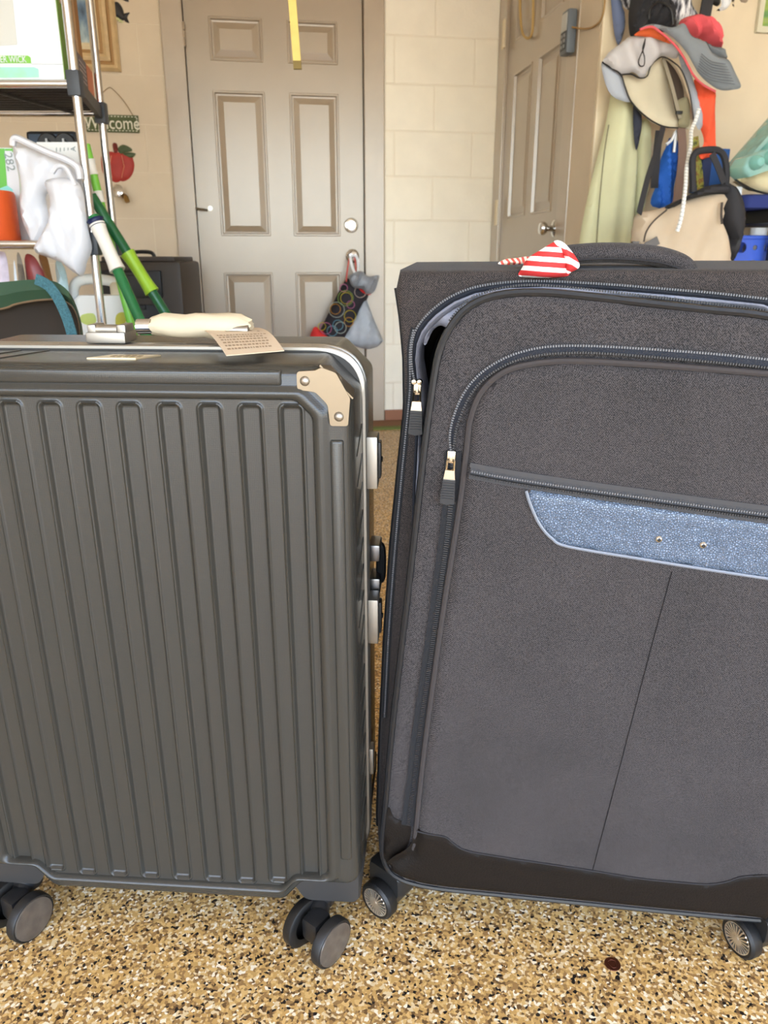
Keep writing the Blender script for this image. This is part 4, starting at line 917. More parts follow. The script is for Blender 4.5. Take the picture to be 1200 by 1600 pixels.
# lock box on the side-door casing, its cord, and the looped cord on the door
k0 = onX(882, 55, XS); ka, kb = onX(884, 55, XS - .02).y, onX(903, 55, XS).y; kz0, kz1 = onX(893, 88, XS).z, onX(893, 22, XS).z
kb_ = empty('lock_box', (XS - .02, (ka + kb) / 2, kz0), 'grey keypad lock box on the side door casing', 'lock box')
kc = Vector((XS - .024, (ka + kb) / 2, (kz0 + kz1) / 2)); kw, kh = abs(ka - kb), kz1 - kz0
b = MB(); b.box(kc, (.036, kw, kh), ch=.010); build(b, 'case', mat('box_grey', (98, 106, 114), .45), kb_)
b = MB(); b.box(kc + Vector((-.0185, 0, kh * .22)), (.002, kw * .72, kh * .40)); build(b, 'label', mat('box_label', (196, 198, 196), .5), kb_, smooth=False)
b = MB(); b.box(kc + Vector((-.0185, 0, -kh * .2)), (.002, kw * .72, kh * .42)); kp = build(b, 'keypad', mat('box_dark', (54, 58, 62), .4), kb_, smooth=False)
b = MB()
for j in range(3):
    for i in range(2): b.box(kc + Vector((-.0198, (i - .5) * kw * .34, -kh * (.08 + .12 * j))), (.002, kw * .2, kh * .07))
build(b, 'keys', mat('key_grey', (150, 154, 156), .5), kp, smooth=False)
b = MB(); b.tube(catmull([kc + Vector((0, -kw / 2, .01)), onX(915, 45, XS - .006), onX(930, 40, XS - .006), onX(940, 28, XS - .006), onX(945, 5, XS - .006), onX(946, -40, XS - .006)], 6), .0035, 6); build(b, 'wall_cord', mat('cord_tan', (166, 132, 84), .6), None, 'thin tan cord running from the lock box up the corner', 'cord')
b = MB(); b.tube(catmull([onX(811, -90, XS - .004), onX(812, -30, XS - .004), onX(813, 20, XS - .004), onX(816, 50, XS - .004), onX(824, 60, XS - .004), onX(831, 52, XS - .004), onX(833, 20, XS - .004), onX(833, -30, XS - .004), onX(832, -90, XS - .004)], 6), .0055, 6); build(b, 'looped_cord', mat('cord_yellow', (196, 164, 104), .6), None, 'pale yellow cord looped on the upper side door', 'cord')

# ------------------------------------------------------------------ black storage cabinet behind the poles
DCB = 3.35
cl, cr_ = at(150, 450, DCB), at(262, 450, DCB); ctop = at(220, 408, DCB).z
def fr(x, y, z): return RV * x + FH * y + Vector((0, 0, z))
cabx0, cabx1 = cl.dot(RV), at(283, 450, DCB).dot(RV)
cab = empty('storage_cabinet', fr((cabx0 + cabx1) / 2, DCB + .2, 0), 'black plastic storage cabinet with brown-grey edges behind green poles', 'cabinet')
R9 = Matrix((RV, FH, Vector((0, 0, 1)))).transposed()
b = MB(); b.box(fr((cabx0 + cabx1) / 2, DCB + .2, ctop / 2), (cabx1 - cabx0, .36, ctop), R9, ch=.02); build(b, 'body', mat('cab_brown', (58, 51, 45), .5), cab)
xr_ = at(256, 450, DCB).dot(RV)
zz = ctop - .03
for k in range(5):
    b = MB(); h_ = .125; b.box(fr((cabx0 + xr_) / 2, DCB + .015, zz - h_ / 2), (xr_ - cabx0 - .02, .03, h_ - .016), R9, ch=.006); dw = build(b, 'drawer', mat('cab_black', (28, 30, 34), .4), cab)
    b = MB(); b.box(fr((cabx0 + xr_) / 2, DCB - .004, zz - .02), (.12, .012, .016), R9, ch=.003); build(b, 'handle', BLACK, dw); zz -= h_ + .012
b = MB(); b.box(fr((cabx0 + cabx1) / 2, DCB + .19, ctop + .008), (cabx1 - cabx0 - .05, .33, .02), R9, ch=.006); lidc = build(b, 'lid', mat('cab_lid', (60, 54, 50), .5), cab)
b = MB(); b.tube(catmull([fr((cabx0 + cabx1) / 2 - .05, DCB + .1, ctop + .015), fr((cabx0 + cabx1) / 2 - .035, DCB + .1, ctop + .035), fr((cabx0 + cabx1) / 2 + .035, DCB + .1, ctop + .035), fr((cabx0 + cabx1) / 2 + .05, DCB + .1, ctop + .015)], 4), .008, 8); build(b, 'lid_handle', BLACK, lidc)

# ------------------------------------------------------------------ wire shelving on the left
DF, DBK = 2.30, 2.74
pf = at(140, 330, DF); xR = pf.dot(RV); xL = xR - .80
zs = [at(30, 381, DF).z, at(60, 131, DF).z]; Z3 = .47
rack = empty('wire_shelving', fr((xL + xR) / 2, (DF + DBK) / 2, 0), 'chrome and black wire shelving unit on the left', 'shelving')
SP = mat('post_chrome', (220, 220, 222), .24, 1.0); WB = mat('wire_black', (40, 37, 35), .45); COLR = mat('collar_grey', (62, 66, 72), .45)
SK = -.085
for (x, y) in ((xR, DF), (xR + SK, DBK), (xL, DF), (xL + SK, DBK)):
    b = MB(); q = fr(x, y, 0); b.lathe([(0, 0), (.0125, 0), (.0125, 1.9), (0, 1.9)], Matrix.Translation(q), 16, False); po = build(b, 'post', SP, rack)
    for z in (Z3, zs[0], zs[1]):
        b = MB(); b.box(fr(x, y, z), (.036, .036, .062), R9, ch=.005); build(b, 'collar', COLR, po)
for z, RM in ((Z3, SP), (zs[0], SP), (zs[1], SP)):
    for y in (DF, DBK):
        b = MB(); sk = SK * (y - DF) / (DBK - DF); b.tube([fr(xL + sk, y, z), fr(xR + sk, y, z)], .0105, 10); build(b, 'long_rail', RM, rack)
    for x in (xL, xR):
        b = MB(); b.loft([[fr(x + SK * t_ + dx_, DF + .015 + (DBK - DF - .03) * t_, z + dz_) for dx_, dz_ in ((-.008, -.017), (.008, -.017), (.008, .017), (-.008, .017))] for t_ in (0, 1)], True, True, True); build(b, 'end_rail', WB, rack)
    for k in range(11):
        b = MB(); y = DF + .035 + k * (DBK - DF - .07) / 10; sk = SK * (y - DF) / (DBK - DF); b.tube([fr(xL + sk, y, z + .006), fr(xR + sk, y, z + .006)], .0042, 6); build(b, 'wire', WB, rack)
    for x in (xL + .25, xL + .52):
        b = MB(); b.tube([fr(x, DF, z - .002), fr(x + .12, DBK, z - .002)], .0048, 6); build(b, 'cross_wire', WB, rack)
SZ = lambda z: z + .0105                           # top of the rails
# upper shelf: towel carton, flat box and cardboard carton
WHB = mat('carton_white', (226, 230, 236), .45)
f0 = at(101, 124, DF + .03); xA = f0.dot(RV)
ct = empty('paper_carton', fr(xA - .2, DF + .12, SZ(zs[1])), 'big white carton with a green side on the top shelf', 'carton')
b = MB(); b.box(fr(xA - .2, DF + .03 + .03, SZ(zs[1]) + .21), (.40, .06, .42), R9); build(b, 'carton', WHB, ct, smooth=False)
b = MB(); b.box(fr(xA + .0012, DF + .03 + .03, SZ(zs[1]) + .21), (.0024, .06, .42), R9); build(b, 'green_side', mat('carton_green', (112, 148, 60), .5, mottle=.15, mscale=25), ct, smooth=False)
b = MB(); b.box(fr(xA + .0028, DF + .03 + .035, SZ(zs[1]) + .30), (.0016, .03, .22), R9); build(b, 'side_print', mat('carton_mauve', (190, 160, 140), .5), ct, smooth=False)
def fpanel(pxs, D, m, par, nm, off=.0015):
    ol = [at(x, y, D) - FH * off for x, y in pxs]; b = MB(); b.prism(ol, FH * .0012); return build(b, nm, m, par, smooth=False)
DA = DF + .03
fpanel([(-40, 87), (44, 87), (48, 90), (49, 99), (-40, 99)], DA, mat('tab_green', (126, 190, 76), .5), ct, 'green_tab')
fpanel([(-40, 105), (54, 105), (60, 108), (61, 121), (-40, 122)], DA, mat_noise('tab_pale', [(.3, (160, 214, 110)), (.6, (160, 220, 205))], 12, .5), ct, 'pale_tab')
fpanel([(-40, 0), (20, 0), (27, 70), (-40, 74)], DA, mat('tab_cream', (206, 208, 204), .5), ct, 'print_patch')
text_mesh('SUPER WICK', .022, facing(at(42, 93.5, DA) - FH * .0030) @ Matrix.Scale(.80, 4, (1, 0, 0)), WHB, ct, align='RIGHT')
b = MB(); b.tube([at(48, 100, DA) - FH * .0005, at(98, 100.5, DA) - FH * .0005], .0008, 4); build(b, 'seam_line', mat('line_grey', (190, 196, 200), .5), ct)
fb = empty('flat_box', fr(xR - .045, DF + .22, SZ(zs[1])), 'flat printed box with an orange end on the top shelf', 'box')
xB = xR - .014; zB = SZ(zs[1]); hB = .105; wB = .030; y0_, y1_ = DF + .094, DBK - .02
def skx(y): return SK * (y - DF) / (DBK - DF)
def sbox(xa, xb, ya, yb, za, zb):
    q = MB(); q.loft([[fr(xa + skx(y), y, za), fr(xb + skx(y), y, za), fr(xb + skx(y), y, zb), fr(xa + skx(y), y, zb)] for y in (ya, yb)], True, True, True); return q
build(sbox(xB - wB, xB, y0_, y1_, zB, zB + hB), 'box', mat('box_brown', (120, 92, 76), .6), fb, smooth=False)
for (ya, yb, rgb, nm) in ((y0_, y0_ + .06, (96, 112, 160), 'blue_strip'), (y0_ + .065, y0_ + .21, (96, 84, 88), 'dark_print'), (y0_ + .215, y1_, (196, 110, 60), 'orange_end')):
    pp = build(sbox(xB, xB + .002, ya, yb, zB + .002, zB + hB - .002), nm, mat(nm, rgb, .55), fb, smooth=False)
    if nm == 'dark_print':
        b = MB()
        for k in range(7): q = sbox(xB + .002, xB + .003, ya + .02, yb - .02, zB + .014 + k * .0115, zB + .018 + k * .0115); b.add(q.v, q.f)
        build(b, 'print_lines', mat('print_grey', (170, 160, 160), .6), pp, smooth=False)
cbx = empty('cardboard_carton', fr(xB - .02 + skx(DF + .2), DF + .2, zB + hB), 'tall brown cardboard carton standing on the flat box', 'carton')
build(sbox(xB - .045, xB - .004, DF + .135, DF + .30, zB + hB, zB + hB + .36), 'carton', mat('cardboard', (158, 112, 62), .75, mottle=.08, mscale=20), cbx, smooth=False)
build(sbox(xB - .004, xB - .003, DF + .20, DF + .23, zB + hB + .001, zB + hB + .359), 'tape', mat('tape_brown', (176, 134, 80), .4), cbx, smooth=False)
# middle shelf: cartons, canister, radio
z2 = SZ(zs[0])
def carton(pxl, pxr, pytop, D, dp, nm, lab, m):
    a, c = at(pxl, 300, D).dot(RV), at(pxr, 300, D).dot(RV); zt = at((pxl + pxr) / 2, pytop, D).z
    e = empty(nm, fr((a + c) / 2, D + dp / 2, z2), lab, 'carton'); b = MB(); b.box(fr((a + c) / 2, D + dp / 2, (z2 + zt) / 2), (c - a, dp, zt - z2), R9); build(b, 'carton', m, e, smooth=False); return e
DM = DF + .17
wa = carton(-60, 62, 231, DM, .14, 'paper_carton', 'white carton with a green stripe and the number 282 on the middle shelf', WHB)
fpanel([(-30, 233), (7, 232), (12, 300), (-26, 302)], DM, mat('stripe_green', (110, 196, 84), .5), wa, 'green_stripe')
fpanel([(-26, 304), (12, 290), (20, 296), (21, 302), (-26, 312)], DM, mat('stripe_aqua', (150, 226, 222), .5), wa, 'aqua_stripe', .002)
GRY = mat('print_grey2', (150, 164, 164), .6)
Mr = facing(at(15, 253, DM) - FH * .002) @ Matrix.Rotation(-PI / 2 + .08, 4, 'Z'); text_mesh('282', .034, Mr, GRY, wa)
b = MB(); q = [at(x, y, DM) - FH * .002 for x, y in ((8, 232.5), (19, 232.5), (19, 230.2), (25, 234), (19, 238), (19, 235.7), (8, 235.7))]; b.prism(q, FH * .001); build(b, 'printed_arrow', MATS['stripe_green'], wa, smooth=False)
wb2 = carton(67, 131, 222, DM + .01, .11, 'paper_carton', 'plain white carton with faint print beside the front shelf post', mat('carton_white2', (240, 241, 240), .5))
Mr = facing(at(115, 233, DM + .01) - FH * .002) @ Matrix.Rotation(PI / 2, 4, 'Z'); text_mesh('A', .020, Mr, GRY, wb2)
b = MB()
for k in range(4): b.prism([at(x, y, DM + .01) - FH * .002 for x, y in ((88 + k * 6, 231), (89 + k * 6, 231), (89 + k * 6, 238 - k), (88 + k * 6, 238 - k))], FH * .001)
build(b, 'print_marks', GRY, wb2, smooth=False)
can = empty('orange_canister', at(-12, 381, DF + .08), 'orange canister with white lettering on the middle shelf', 'canister')
cq = at(-16, 340, DF + .085); cq = Vector((cq.x, cq.y, z2)); ch_ = at(0, 297, DF + .03).z - z2
b = MB(); b.lathe([(0, 0), (.074, 0), (.076, .004), (.076, ch_ - .01), (.073, ch_), (.068, ch_ + .002), (0, ch_ + .002)], Matrix.Translation(cq), 32, False); can.location = cq; build(b, 'can', mat('can_orange', (226, 92, 42), .4), can)
b = MB()
def oncan(a, z, o=.0774): d = -FH * math.cos(a) + RV * math.sin(a); return cq + d * o + Vector((0, 0, z))
for pth_ in ([(.30, .115), (.42, .125), (.60, .118)], [(.30, .075), (.38, .095), (.50, .098), (.62, .085), (.66, .065)], [(.30, .065), (.42, .068), (.60, .062)], [(.3, .05), (.4, .047)], [(.44, .047), (.5, .044)], [(.56, .048), (.62, .05)], [(.34, .03), (.48, .028)], [(.52, .033), (.6, .031)]): b.tube(catmull([oncan(a, z) for a, z in pth_], 4), .0030, 5)
build(b, 'script', WHB, can)
rd = empty('radio', fr(0, 0, 0), 'black portable radio with two dials behind the cartons', 'radio')
DRD = DBK - .10; ra_, rb_ = at(40, 215, DRD).dot(RV), at(119, 215, DRD).dot(RV); rz = at(80, 204, DRD).z
rd.location = fr((ra_ + rb_) / 2, DRD + .04, z2)
b = MB(); b.box(fr((ra_ + rb_) / 2, DRD + .04, (z2 + rz) / 2), (rb_ - ra_, .08, rz - z2), R9, ch=.012); build(b, 'body', BLACK, rd)
b = MB(); b.box(fr((ra_ + rb_) / 2, DRD - .0005, rz - .05), (rb_ - ra_ - .02, .004, .08), R9, ch=.001); build(b, 'face', mat('radio_face', (66, 78, 92), .35), rd)
for px in (77, 103):
    q = at(px, 226, DRD - .004); b = MB(); b.lathe([(.034, 0), (.034, .006), (.030, .010), (.012, .010), (.010, .018), (0, .018)], axis_mat(q, -FH), 28, False); dl = build(b, 'dial', mat('dial_black', (22, 22, 24), .3), rd)
    b = MB(); b.box(q - FH * .019, (.006, .002, .03), R9); build(b, 'pointer', mat('dial_white', (190, 190, 190), .4), dl, smooth=False)
# white carrier bag hung on the shelf
bagw = empty('carrier_bag', at(110, 430, DF - .03), 'crumpled white plastic carrier bag hanging from the shelf corner', 'bag')
PBW = mat('bag_white', (216, 217, 223), .3, bump=1.0, bscale=22)
fold = lambda x, y, d: .006 * math.sin(.11 * x + .05 * y) + .0022 * math.sin(.27 * x - .10 * y)
build(px_soft([(22, 224), (40, 228), (75, 242), (110, 256), (124, 268), (130, 285), (128, 300), (108, 302), (80, 300), (70, 310), (76, 345), (64, 375), (52, 384), (38, 350), (30, 300), (26, 262)], DF + .025, .016, .006, 7, 14, fold), 'bag_back', PBW, bagw)
build(px_soft([(70, 285), (84, 278), (104, 278), (122, 285), (129, 300), (134, 330), (140, 365), (143, 388), (135, 412), (126, 432), (100, 413), (75, 402), (54, 391), (66, 365), (77, 340), (78, 312)], DF - .032, .026, .008, 6, 14, lambda x, y, d: .6 * fold(x, y, d) + .002 * math.sin(.35 * x - .1 * y)), 'bag_front', PBW, bagw)
b = MB(); b.tube(catmull([at(x, y, DF - .03) for x, y in ((20, 228), (21, 219), (27, 216), (45, 224), (75, 238), (105, 250), (122, 262), (126, 280))], 5), .0115, 8, flat=.8); build(b, 'bag_handle', PBW, bagw)
b = MB(); b.tube(catmull([at(x, y, DF - .045) for x, y in ((82, 270), (90, 260), (102, 262), (110, 274), (118, 290))], 5), .008, 8, flat=.8); build(b, 'bag_knot', PBW, bagw)
# lower shelf: pouches and jug
z3 = SZ(Z3)
for i, (ol, rgb, lab) in enumerate((
    ([(-12, 395), (2, 392), (10, 400), (14, 450), (15, 530), (-16, 530), (-14, 450)], (214, 200, 214), 'pale lilac pouch at the left end of the lower shelf'),
    ([(21, 420), (23, 410), (26, 440), (28, 532), (22, 532)], (226, 232, 240), 'narrow white packet between pouches on the lower shelf'),
    ([(26, 398), (33, 402), (40, 440), (44, 532), (30, 532), (28, 450)], (120, 110, 98), 'grey-brown packet on the lower shelf'),
    ([(38, 402), (50, 398), (62, 410), (76, 440), (84, 532), (46, 532), (42, 450)], (140, 60, 58), 'dull red packet on the lower shelf'),
    ([(60, 400), (72, 398), (80, 424), (88, 450), (96, 532), (84, 532), (74, 440)], (128, 88, 50), 'brown paper packet on the lower shelf'),
    ([(86, 410), (98, 412), (106, 440), (110, 532), (94, 532), (90, 450)], (176, 200, 204), 'pale blue packet beside the white jug'))):
    cx_ = sum(p[0] for p in ol) / len(ol); dz = at(cx_, 531, DF + .1 + .02 * (i % 2))
    D_ = DF + .10 + .02 * (i % 2); s_ = px_soft(ol, D_, .014, .014, 7); mz = min(v.z for v in s_.v)
    k_ = (max(v.z for v in s_.v) - z3) / (max(v.z for v in s_.v) - mz); mx = max(v.z for v in s_.v)
    s_.v = [Vector((v.x, v.y, mx - (mx - v.z) * k_)) for v in s_.v]
    build(s_, 'packet', mat('packet_%d' % i, rgb, .35, mottle=.2, mscale=30), None, lab, 'packet', 'packets on the lower shelf')
DJ = DF + .12
jug = empty('plastic_jug', at(156, 500, DJ), 'white plastic jug with a yellow-green label on the lower shelf', 'jug'); jl = at(156, 500, DJ); z3 = Z3 + .0178; jug.location = (jl.x, jl.y, z3)
JW = mat('jug_white', (232, 232, 226), .4); ja, jb = at(112, 480, DJ).dot(RV), at(201, 480, DJ).dot(RV); jt = at(156, 462, DJ).z
b = MB(); jc = (ja + jb) / 2; hw_ = (jb - ja) / 2
b.loft([[fr(jc + p.x * k_, DJ + .05 + p.y, z) for p in rpoly([(hw_, -.05, .025), (hw_, .05, .025), (-hw_, .05, .025), (-hw_, -.05, .025)], 4, 2)] for z, k_ in ((z3, .96), (z3 + .005, 1), (jt - .04, 1), (jt - .012, .94), (jt, .80))], True, True, True); build(b, 'body', JW, jug)
b = MB(); b.tube(catmull([at(x, y, DJ + .05) for x, y in ((116, 470), (115, 452), (122, 440), (140, 436), (160, 437), (178, 441), (188, 452), (193, 472))], 5), .016, 10); build(b, 'handle', JW, jug)
b = MB(); q = at(182, 448, DJ + .05); b.lathe([(.02, -.03), (.02, .008), (.017, .014), (0, .014)], Matrix.Translation(q), 16, False); build(b, 'spout', mat('jug_cream', (214, 200, 170), .45), jug)
for i, ol in enumerate(([(128, 492), (146, 490), (150, 503), (138, 508), (126, 502)], [(182, 492), (193, 488), (197, 500), (190, 512), (181, 508)], [(140, 506), (166, 508), (166, 516), (140, 516)])):
    build(px_soft(ol, DJ - .001, .0012, .0006, 5), 'label_patch', mat('jug_label_%d' % i, ((190, 206, 110), (196, 190, 70), (226, 214, 120))[i], .5), jug)
# leaning poles
def pole(name, lab, top, mid, Dt, Dm, r, segs, m0, extra=None):
    p0 = at(*top, Dt); p1 = at(*mid, Dm); d = (p1 - p0).normalized(); L = (p0.z - r) / -d.z
    e = empty(name, p0 + d * L, lab, 'pole')
    b = MB(); b.tube([p0, p0 + d * L], r, 14); build(b, 'shaft', m0, e)
    for (pa, pb, rr_, m_, nm) in segs:
        qa = (at(*pa, Dt) - p0).dot(d); qb = (at(*pb, Dt) - p0).dot(d)
        b = MB(); n_s = 8; b.tube([p0 + d * (qa + (qb - qa) * i / n_s) for i in range(n_s + 1)], [rr_ * (1.0 + .22 * (abs(2 * i / n_s - 1) ** 3)) for i in range(n_s + 1)], 14); build(b, nm, m_, e)
    return e
GRN = mat('pole_green', (34, 112, 62), .25); GRN2 = mat('pole_green_dark', (28, 92, 52), .3); LIME = mat('grip_lime', (150, 190, 46), .4); WGR = mat('grip_white', (232, 228, 218), .45)
pole('broom_pole', 'green pole with a white grip leaning beside the shelving', (146, 338), (222, 508), DF - .03, DF - .10, .0150, [((152, 352), (188, 428), .0185, WGR, 'grip'), ((148, 345), (153, 356), .0200, mat('navy_cap', (30, 38, 78), .4), 'cap')], GRN)
pole('mop_pole', 'dark green pole with a lime grip leaning beside the shelving', (143, 306), (262, 495), DF + .06, DF + .04, .0145, [((200, 396), (238, 458), .0180, LIME, 'grip')], GRN2)
pole('duster_pole', 'slim lime green and white stick behind the front shelf post', (134, 226), (164, 345), DF + .11, DF + .10, .0120, [((140, 250), (146, 274), .0130, WGR, 'grip'), ((152, 300), (157, 318), .0130, WGR, 'band')], mat('stick_lime', (124, 196, 70), .35))
# green chair in front of the shelving
DC_ = 1.55
chr_ = empty('patio_chair', at(20, 560, DC_), 'dark green chair with a brown back panel behind the grey suitcase', 'chair')
q = at(0, 500, DC_ + .2); chr_.location = (q.x, q.y, 0)
outer = [(-240, 527), (-228, 490), (-200, 462), (-150, 450), (-80, 446), (0, 441), (45, 437), (78, 438), (97, 446), (113, 464), (124, 492), (130, 524), (134, 600), (138, 700)]
inner = [(-228, 530), (-216, 500), (-190, 488), (-150, 488), (-80, 488), (0, 483), (25, 475), (60, 469), (90, 468), (108, 474), (118, 486), (124, 505), (126, 527), (129, 600), (133, 700)]
so = resample([Vector((x, y, 0)) for x, y in [tuple(p[:2]) for p in catmull([(x, y, 0) for x, y in outer], 5)]], 8); si = resample([Vector((x, y, 0)) for x, y in [tuple(p[:2]) for p in catmull([(x, y, 0) for x, y in inner], 5)]], 8)
n_ = 90
def redo(pl_): 
    L = [0]
    for a, c in zip(pl_, pl_[1:]): L.append(L[-1] + (c - a).length)
    return [pl_[min(range(len(L)), key=lambda j: abs(L[j] - L[-1] * i / (n_ - 1)))] for i in range(n_)]
so, si = redo(so), redo(si)
b = MB(); b.loft([[at(o_.x, o_.y, DC_), at(o_.x, o_.y, DC_ - .012), at((o_.x + i_.x) / 2, (o_.y + i_.y) / 2, DC_ - .022), at(i_.x, i_.y, DC_ - .010), at(i_.x, i_.y, DC_ + .02), at(o_.x, o_.y, DC_ + .02)] for o_, i_ in zip(so, si)], True, True, True)
build(b, 'back_frame', mat('chair_green', (44, 72, 52), .5, mottle=.08, mscale=10), chr_)
b = MB(); b.tube([at(p.x, p.y, DC_ - .010) for p in si], .0022, 6); build(b, 'edge_binding', mat('chair_binding', (110, 88, 64), .6), chr_)
pan = [(p.x, p.y) for p in si] + [(-236, 700)]
b = soft(pan, 30, lambda x, y, off: at(x, y, DC_ + .012) - FH * off, -.02, .025, 60); build(b, 'back_panel', mat('chair_brown', (44, 36, 28), .8), chr_)
zc_ = .43; xa_, xb_ = at(-236, 600, DC_).dot(RV), at(131, 600, DC_).dot(RV)
b = MB(); b.box(fr((xa_ + xb_) / 2, DC_ + .22, zc_), (xb_ - xa_, .46, .04), R9, ch=.015); build(b, 'seat', MATS['chair_brown'], chr_)
for x in (xa_ + .02, xb_ - .02):
    for y in (DC_ + .02, DC_ + .42):
        b = MB(); b.tube([fr(x, y, 0), fr(x, y, zc_)], .014, 10); build(b, 'leg', MATS['chair_green'], chr_)
sp_ = catmull([at(x, y, DC_ - .030) for x, y in ((56, 436), (66, 440), (78, 448), (90, 464), (100, 484), (108, 505), (114, 530), (119, 580))], 5)
b = MB(); b.ribbon(sp_, .020, -FH, .003); build(b, 'teal_strap', mat('strap_teal', (58, 98, 106), .85, bump=.8, bscale=300, mottle=.25, mscale=300), None, 'teal woven strap draped over the green chair', 'strap')
# ------------------------------------------------------------------ hats, coat and bags on the right-hand wall
def wsoft(outline, off, front, back=None, h=5, rim=None, fold=None, smooth=4):
    ol = catmull([(p[0], p[1], 0) for p in outline], smooth, True) if smooth else [Vector((p[0], p[1], 0)) for p in outline]
    return soft([(p.x, p.y) for p in ol], h, lambda x, y, o: onY(x, y, YH - off) - Vector((0, o, 0)), front, back, rim, fold)
def wp(x, y, off): return onY(x, y, YH - off)
def wthing(name, lab, cat, x, y, off): return empty(name, wp(x, y, off), lab, cat)
SAGE = mat('sage_cloth', (206, 206, 168), .85, mottle=.04, mscale=12)
coat = wthing('long_coat', 'long pale sage green coat hanging by the wall corner', 'coat', 945, 400, .05)
build(wsoft([(957, 140), (975, 130), (988, 150), (994, 200), (995, 260), (990, 330), (986, 400), (984, 470), (898, 470), (904, 387), (915, 322), (930, 258), (945, 200)], .07, .045, .03, 5, 26, lambda x, y, d: .010 * math.sin((x + 0.10 * (y - 300)) * .16) * min(1, d / 14)), 'coat_front', SAGE, coat)
build(wsoft([(993, 196), (1004, 186), (1015, 190), (1017, 230), (1014, 290), (1006, 330), (1000, 420), (990, 420), (992, 330)], .06, .03, .02, 6, 12), 'coat_sleeve', SAGE, coat)
b = MB(); b.tube(catmull([wp(x, y, .118) for x, y in ((951, 195), (944, 240), (938, 300), (934, 350), (931, 400))], 5), .0022, 5); build(b, 'seam', mat('sage_seam', (120, 116, 92), .8), coat)
build(wsoft([(990, 160), (1000, 165), (1003, 190), (1000, 215), (994, 235), (990, 205)], .12, .01, .008, 5), 'navy_scarf', mat('navy_cloth', (50, 54, 68), .85), None, 'narrow navy cloth strip hanging beside the sage coat', 'scarf')
build(wsoft([(954, -30), (968, -30), (972, 5), (977, 28), (975, 50), (967, 70), (961, 58), (957, 28)], .05, .02, .012, 5), 'blue_hat', mat('slate_blue', (108, 122, 156), .8), None, 'slate blue cap brim hanging at the left of the hats', 'cap')
PLAID = mat_noise('plaid', [(.40, (40, 40, 46)), (.5, (150, 152, 160)), (.6, (232, 232, 234))], 60, .85, (1, 1, .3))
build(wsoft([(968, -20), (1000, -20), (999, 2), (990, 13), (980, 15), (972, 5)], .10, .02, .01, 5), 'plaid_cloth', PLAID, None, 'small black and white plaid cloth at the left of the black cap', 'cloth')
build(wsoft([(1030, -25), (1074, -25), (1082, 8), (1092, 24), (1080, 32), (1062, 36), (1052, 48), (1046, 24), (1036, 5)], .08, .025, .015, 5), 'plaid_hat', PLAID, None, 'black and white plaid cap behind the red hat', 'cap')
bc = wthing('black_cap', 'crumpled black cap hanging above the grey sun hat', 'cap', 1015, 50, .1)
BLC = mat('black_cloth', (42, 42, 46), .8, mottle=.1, mscale=30)
build(wsoft([(984, 54), (983, 12), (996, -15), (1030, -20), (1048, 2), (1056, 28), (1054, 48), (1036, 50), (1010, 44), (996, 56)], .14, .05, .02, 5, fold=lambda x, y, d: .010 * math.sin(.45 * x + .1 * y) * min(1, d / 6)), 'crown', BLC, bc)
b = MB(); b.tube(catmull([wp(x, y, .195) for x, y in ((1014, 30), (1017, 12), (1032, 4), (1048, 14), (1052, 38))], 5), .004, 6); build(b, 'brim_edge', BLACK, bc)
# grey sun hat, underside of the brim towards us
sh_ = wthing('sun_hat', 'light grey wide-brimmed sun hat with cream underside and black trim', 'hat', 1015, 195, .2)
HG = mat('hat_grey', (190, 187, 188), .85, bump=.4, bscale=300); HC = mat('hat_cream', (206, 196, 170), .85, mottle=.04, mscale=15); HD = mat('hat_dark', (70, 58, 48), .9)
build(wsoft([(970, 116), (986, 113), (1002, 112), (1016, 100), (1034, 88), (1052, 96), (1070, 118), (1082, 148), (1088, 188), (1080, 201), (1060, 199), (1034, 196), (1010, 182), (986, 159), (976, 138)], .17, .018, .012, 6, 30, lambda x, y, d: -.05 * math.exp(-((x - 1050) ** 2 + (y - 150) ** 2) / 1800)), 'brim_underside', HC, sh_)
build(wsoft([(1034, 92), (1048, 100), (1062, 122), (1069, 148), (1066, 172), (1060, 190), (1050, 150), (1044, 126)], .172, .006, .004, 4), 'crown_opening', HD, sh_)
build(wsoft([(1056, 160), (1074, 152), (1078, 175), (1076, 198), (1060, 197), (1062, 178)], .178, .008, .004, 4), 'sweatband', mat('hat_olive', (140, 132, 104), .85), sh_)
build(wsoft([(986, 56), (1004, 57), (1030, 61), (1057, 72), (1055, 92), (1038, 86), (1022, 95), (1014, 108), (1010, 119), (1000, 121), (986, 114), (972, 117), (955, 106), (940, 97), (950, 84), (968, 69)], .215, .022, .010, 5, 16, lambda x, y, d: .012 * math.sin(.16 * x - .05 * y)), 'brim_flap', HG, sh_)
build(wsoft([(940, 97), (955, 106), (969, 117), (976, 136), (986, 158), (970, 157), (954, 147), (944, 124)], .195, .010, .006, 4), 'brim_edge', mat('hat_bluegrey', (168, 174, 184), .85, bump=.4, bscale=300), sh_)
build(wsoft([(1060, 84), (1072, 98), (1088, 140), (1099, 186), (1093, 203), (1086, 190), (1078, 148), (1066, 110)], .20, .010, .006, 4), 'brim_edge', MATS['hat_bluegrey'], sh_)
b = MB(); b.tube(catmull([wp(x, y, .212) for x, y in ((941, 97), (956, 107), (970, 117), (977, 137), (987, 160), (1010, 183), (1035, 197), (1060, 200))], 6), .0026, 6); b.tube(catmull([wp(x, y, .218) for x, y in ((970, 117), (986, 116), (1000, 122), (1011, 119), (1016, 105), (1024, 95), (1036, 89), (1052, 97), (1066, 112), (1078, 148), (1084, 190))], 6), .0022, 6); build(b, 'black_trim', BLACK, sh_)
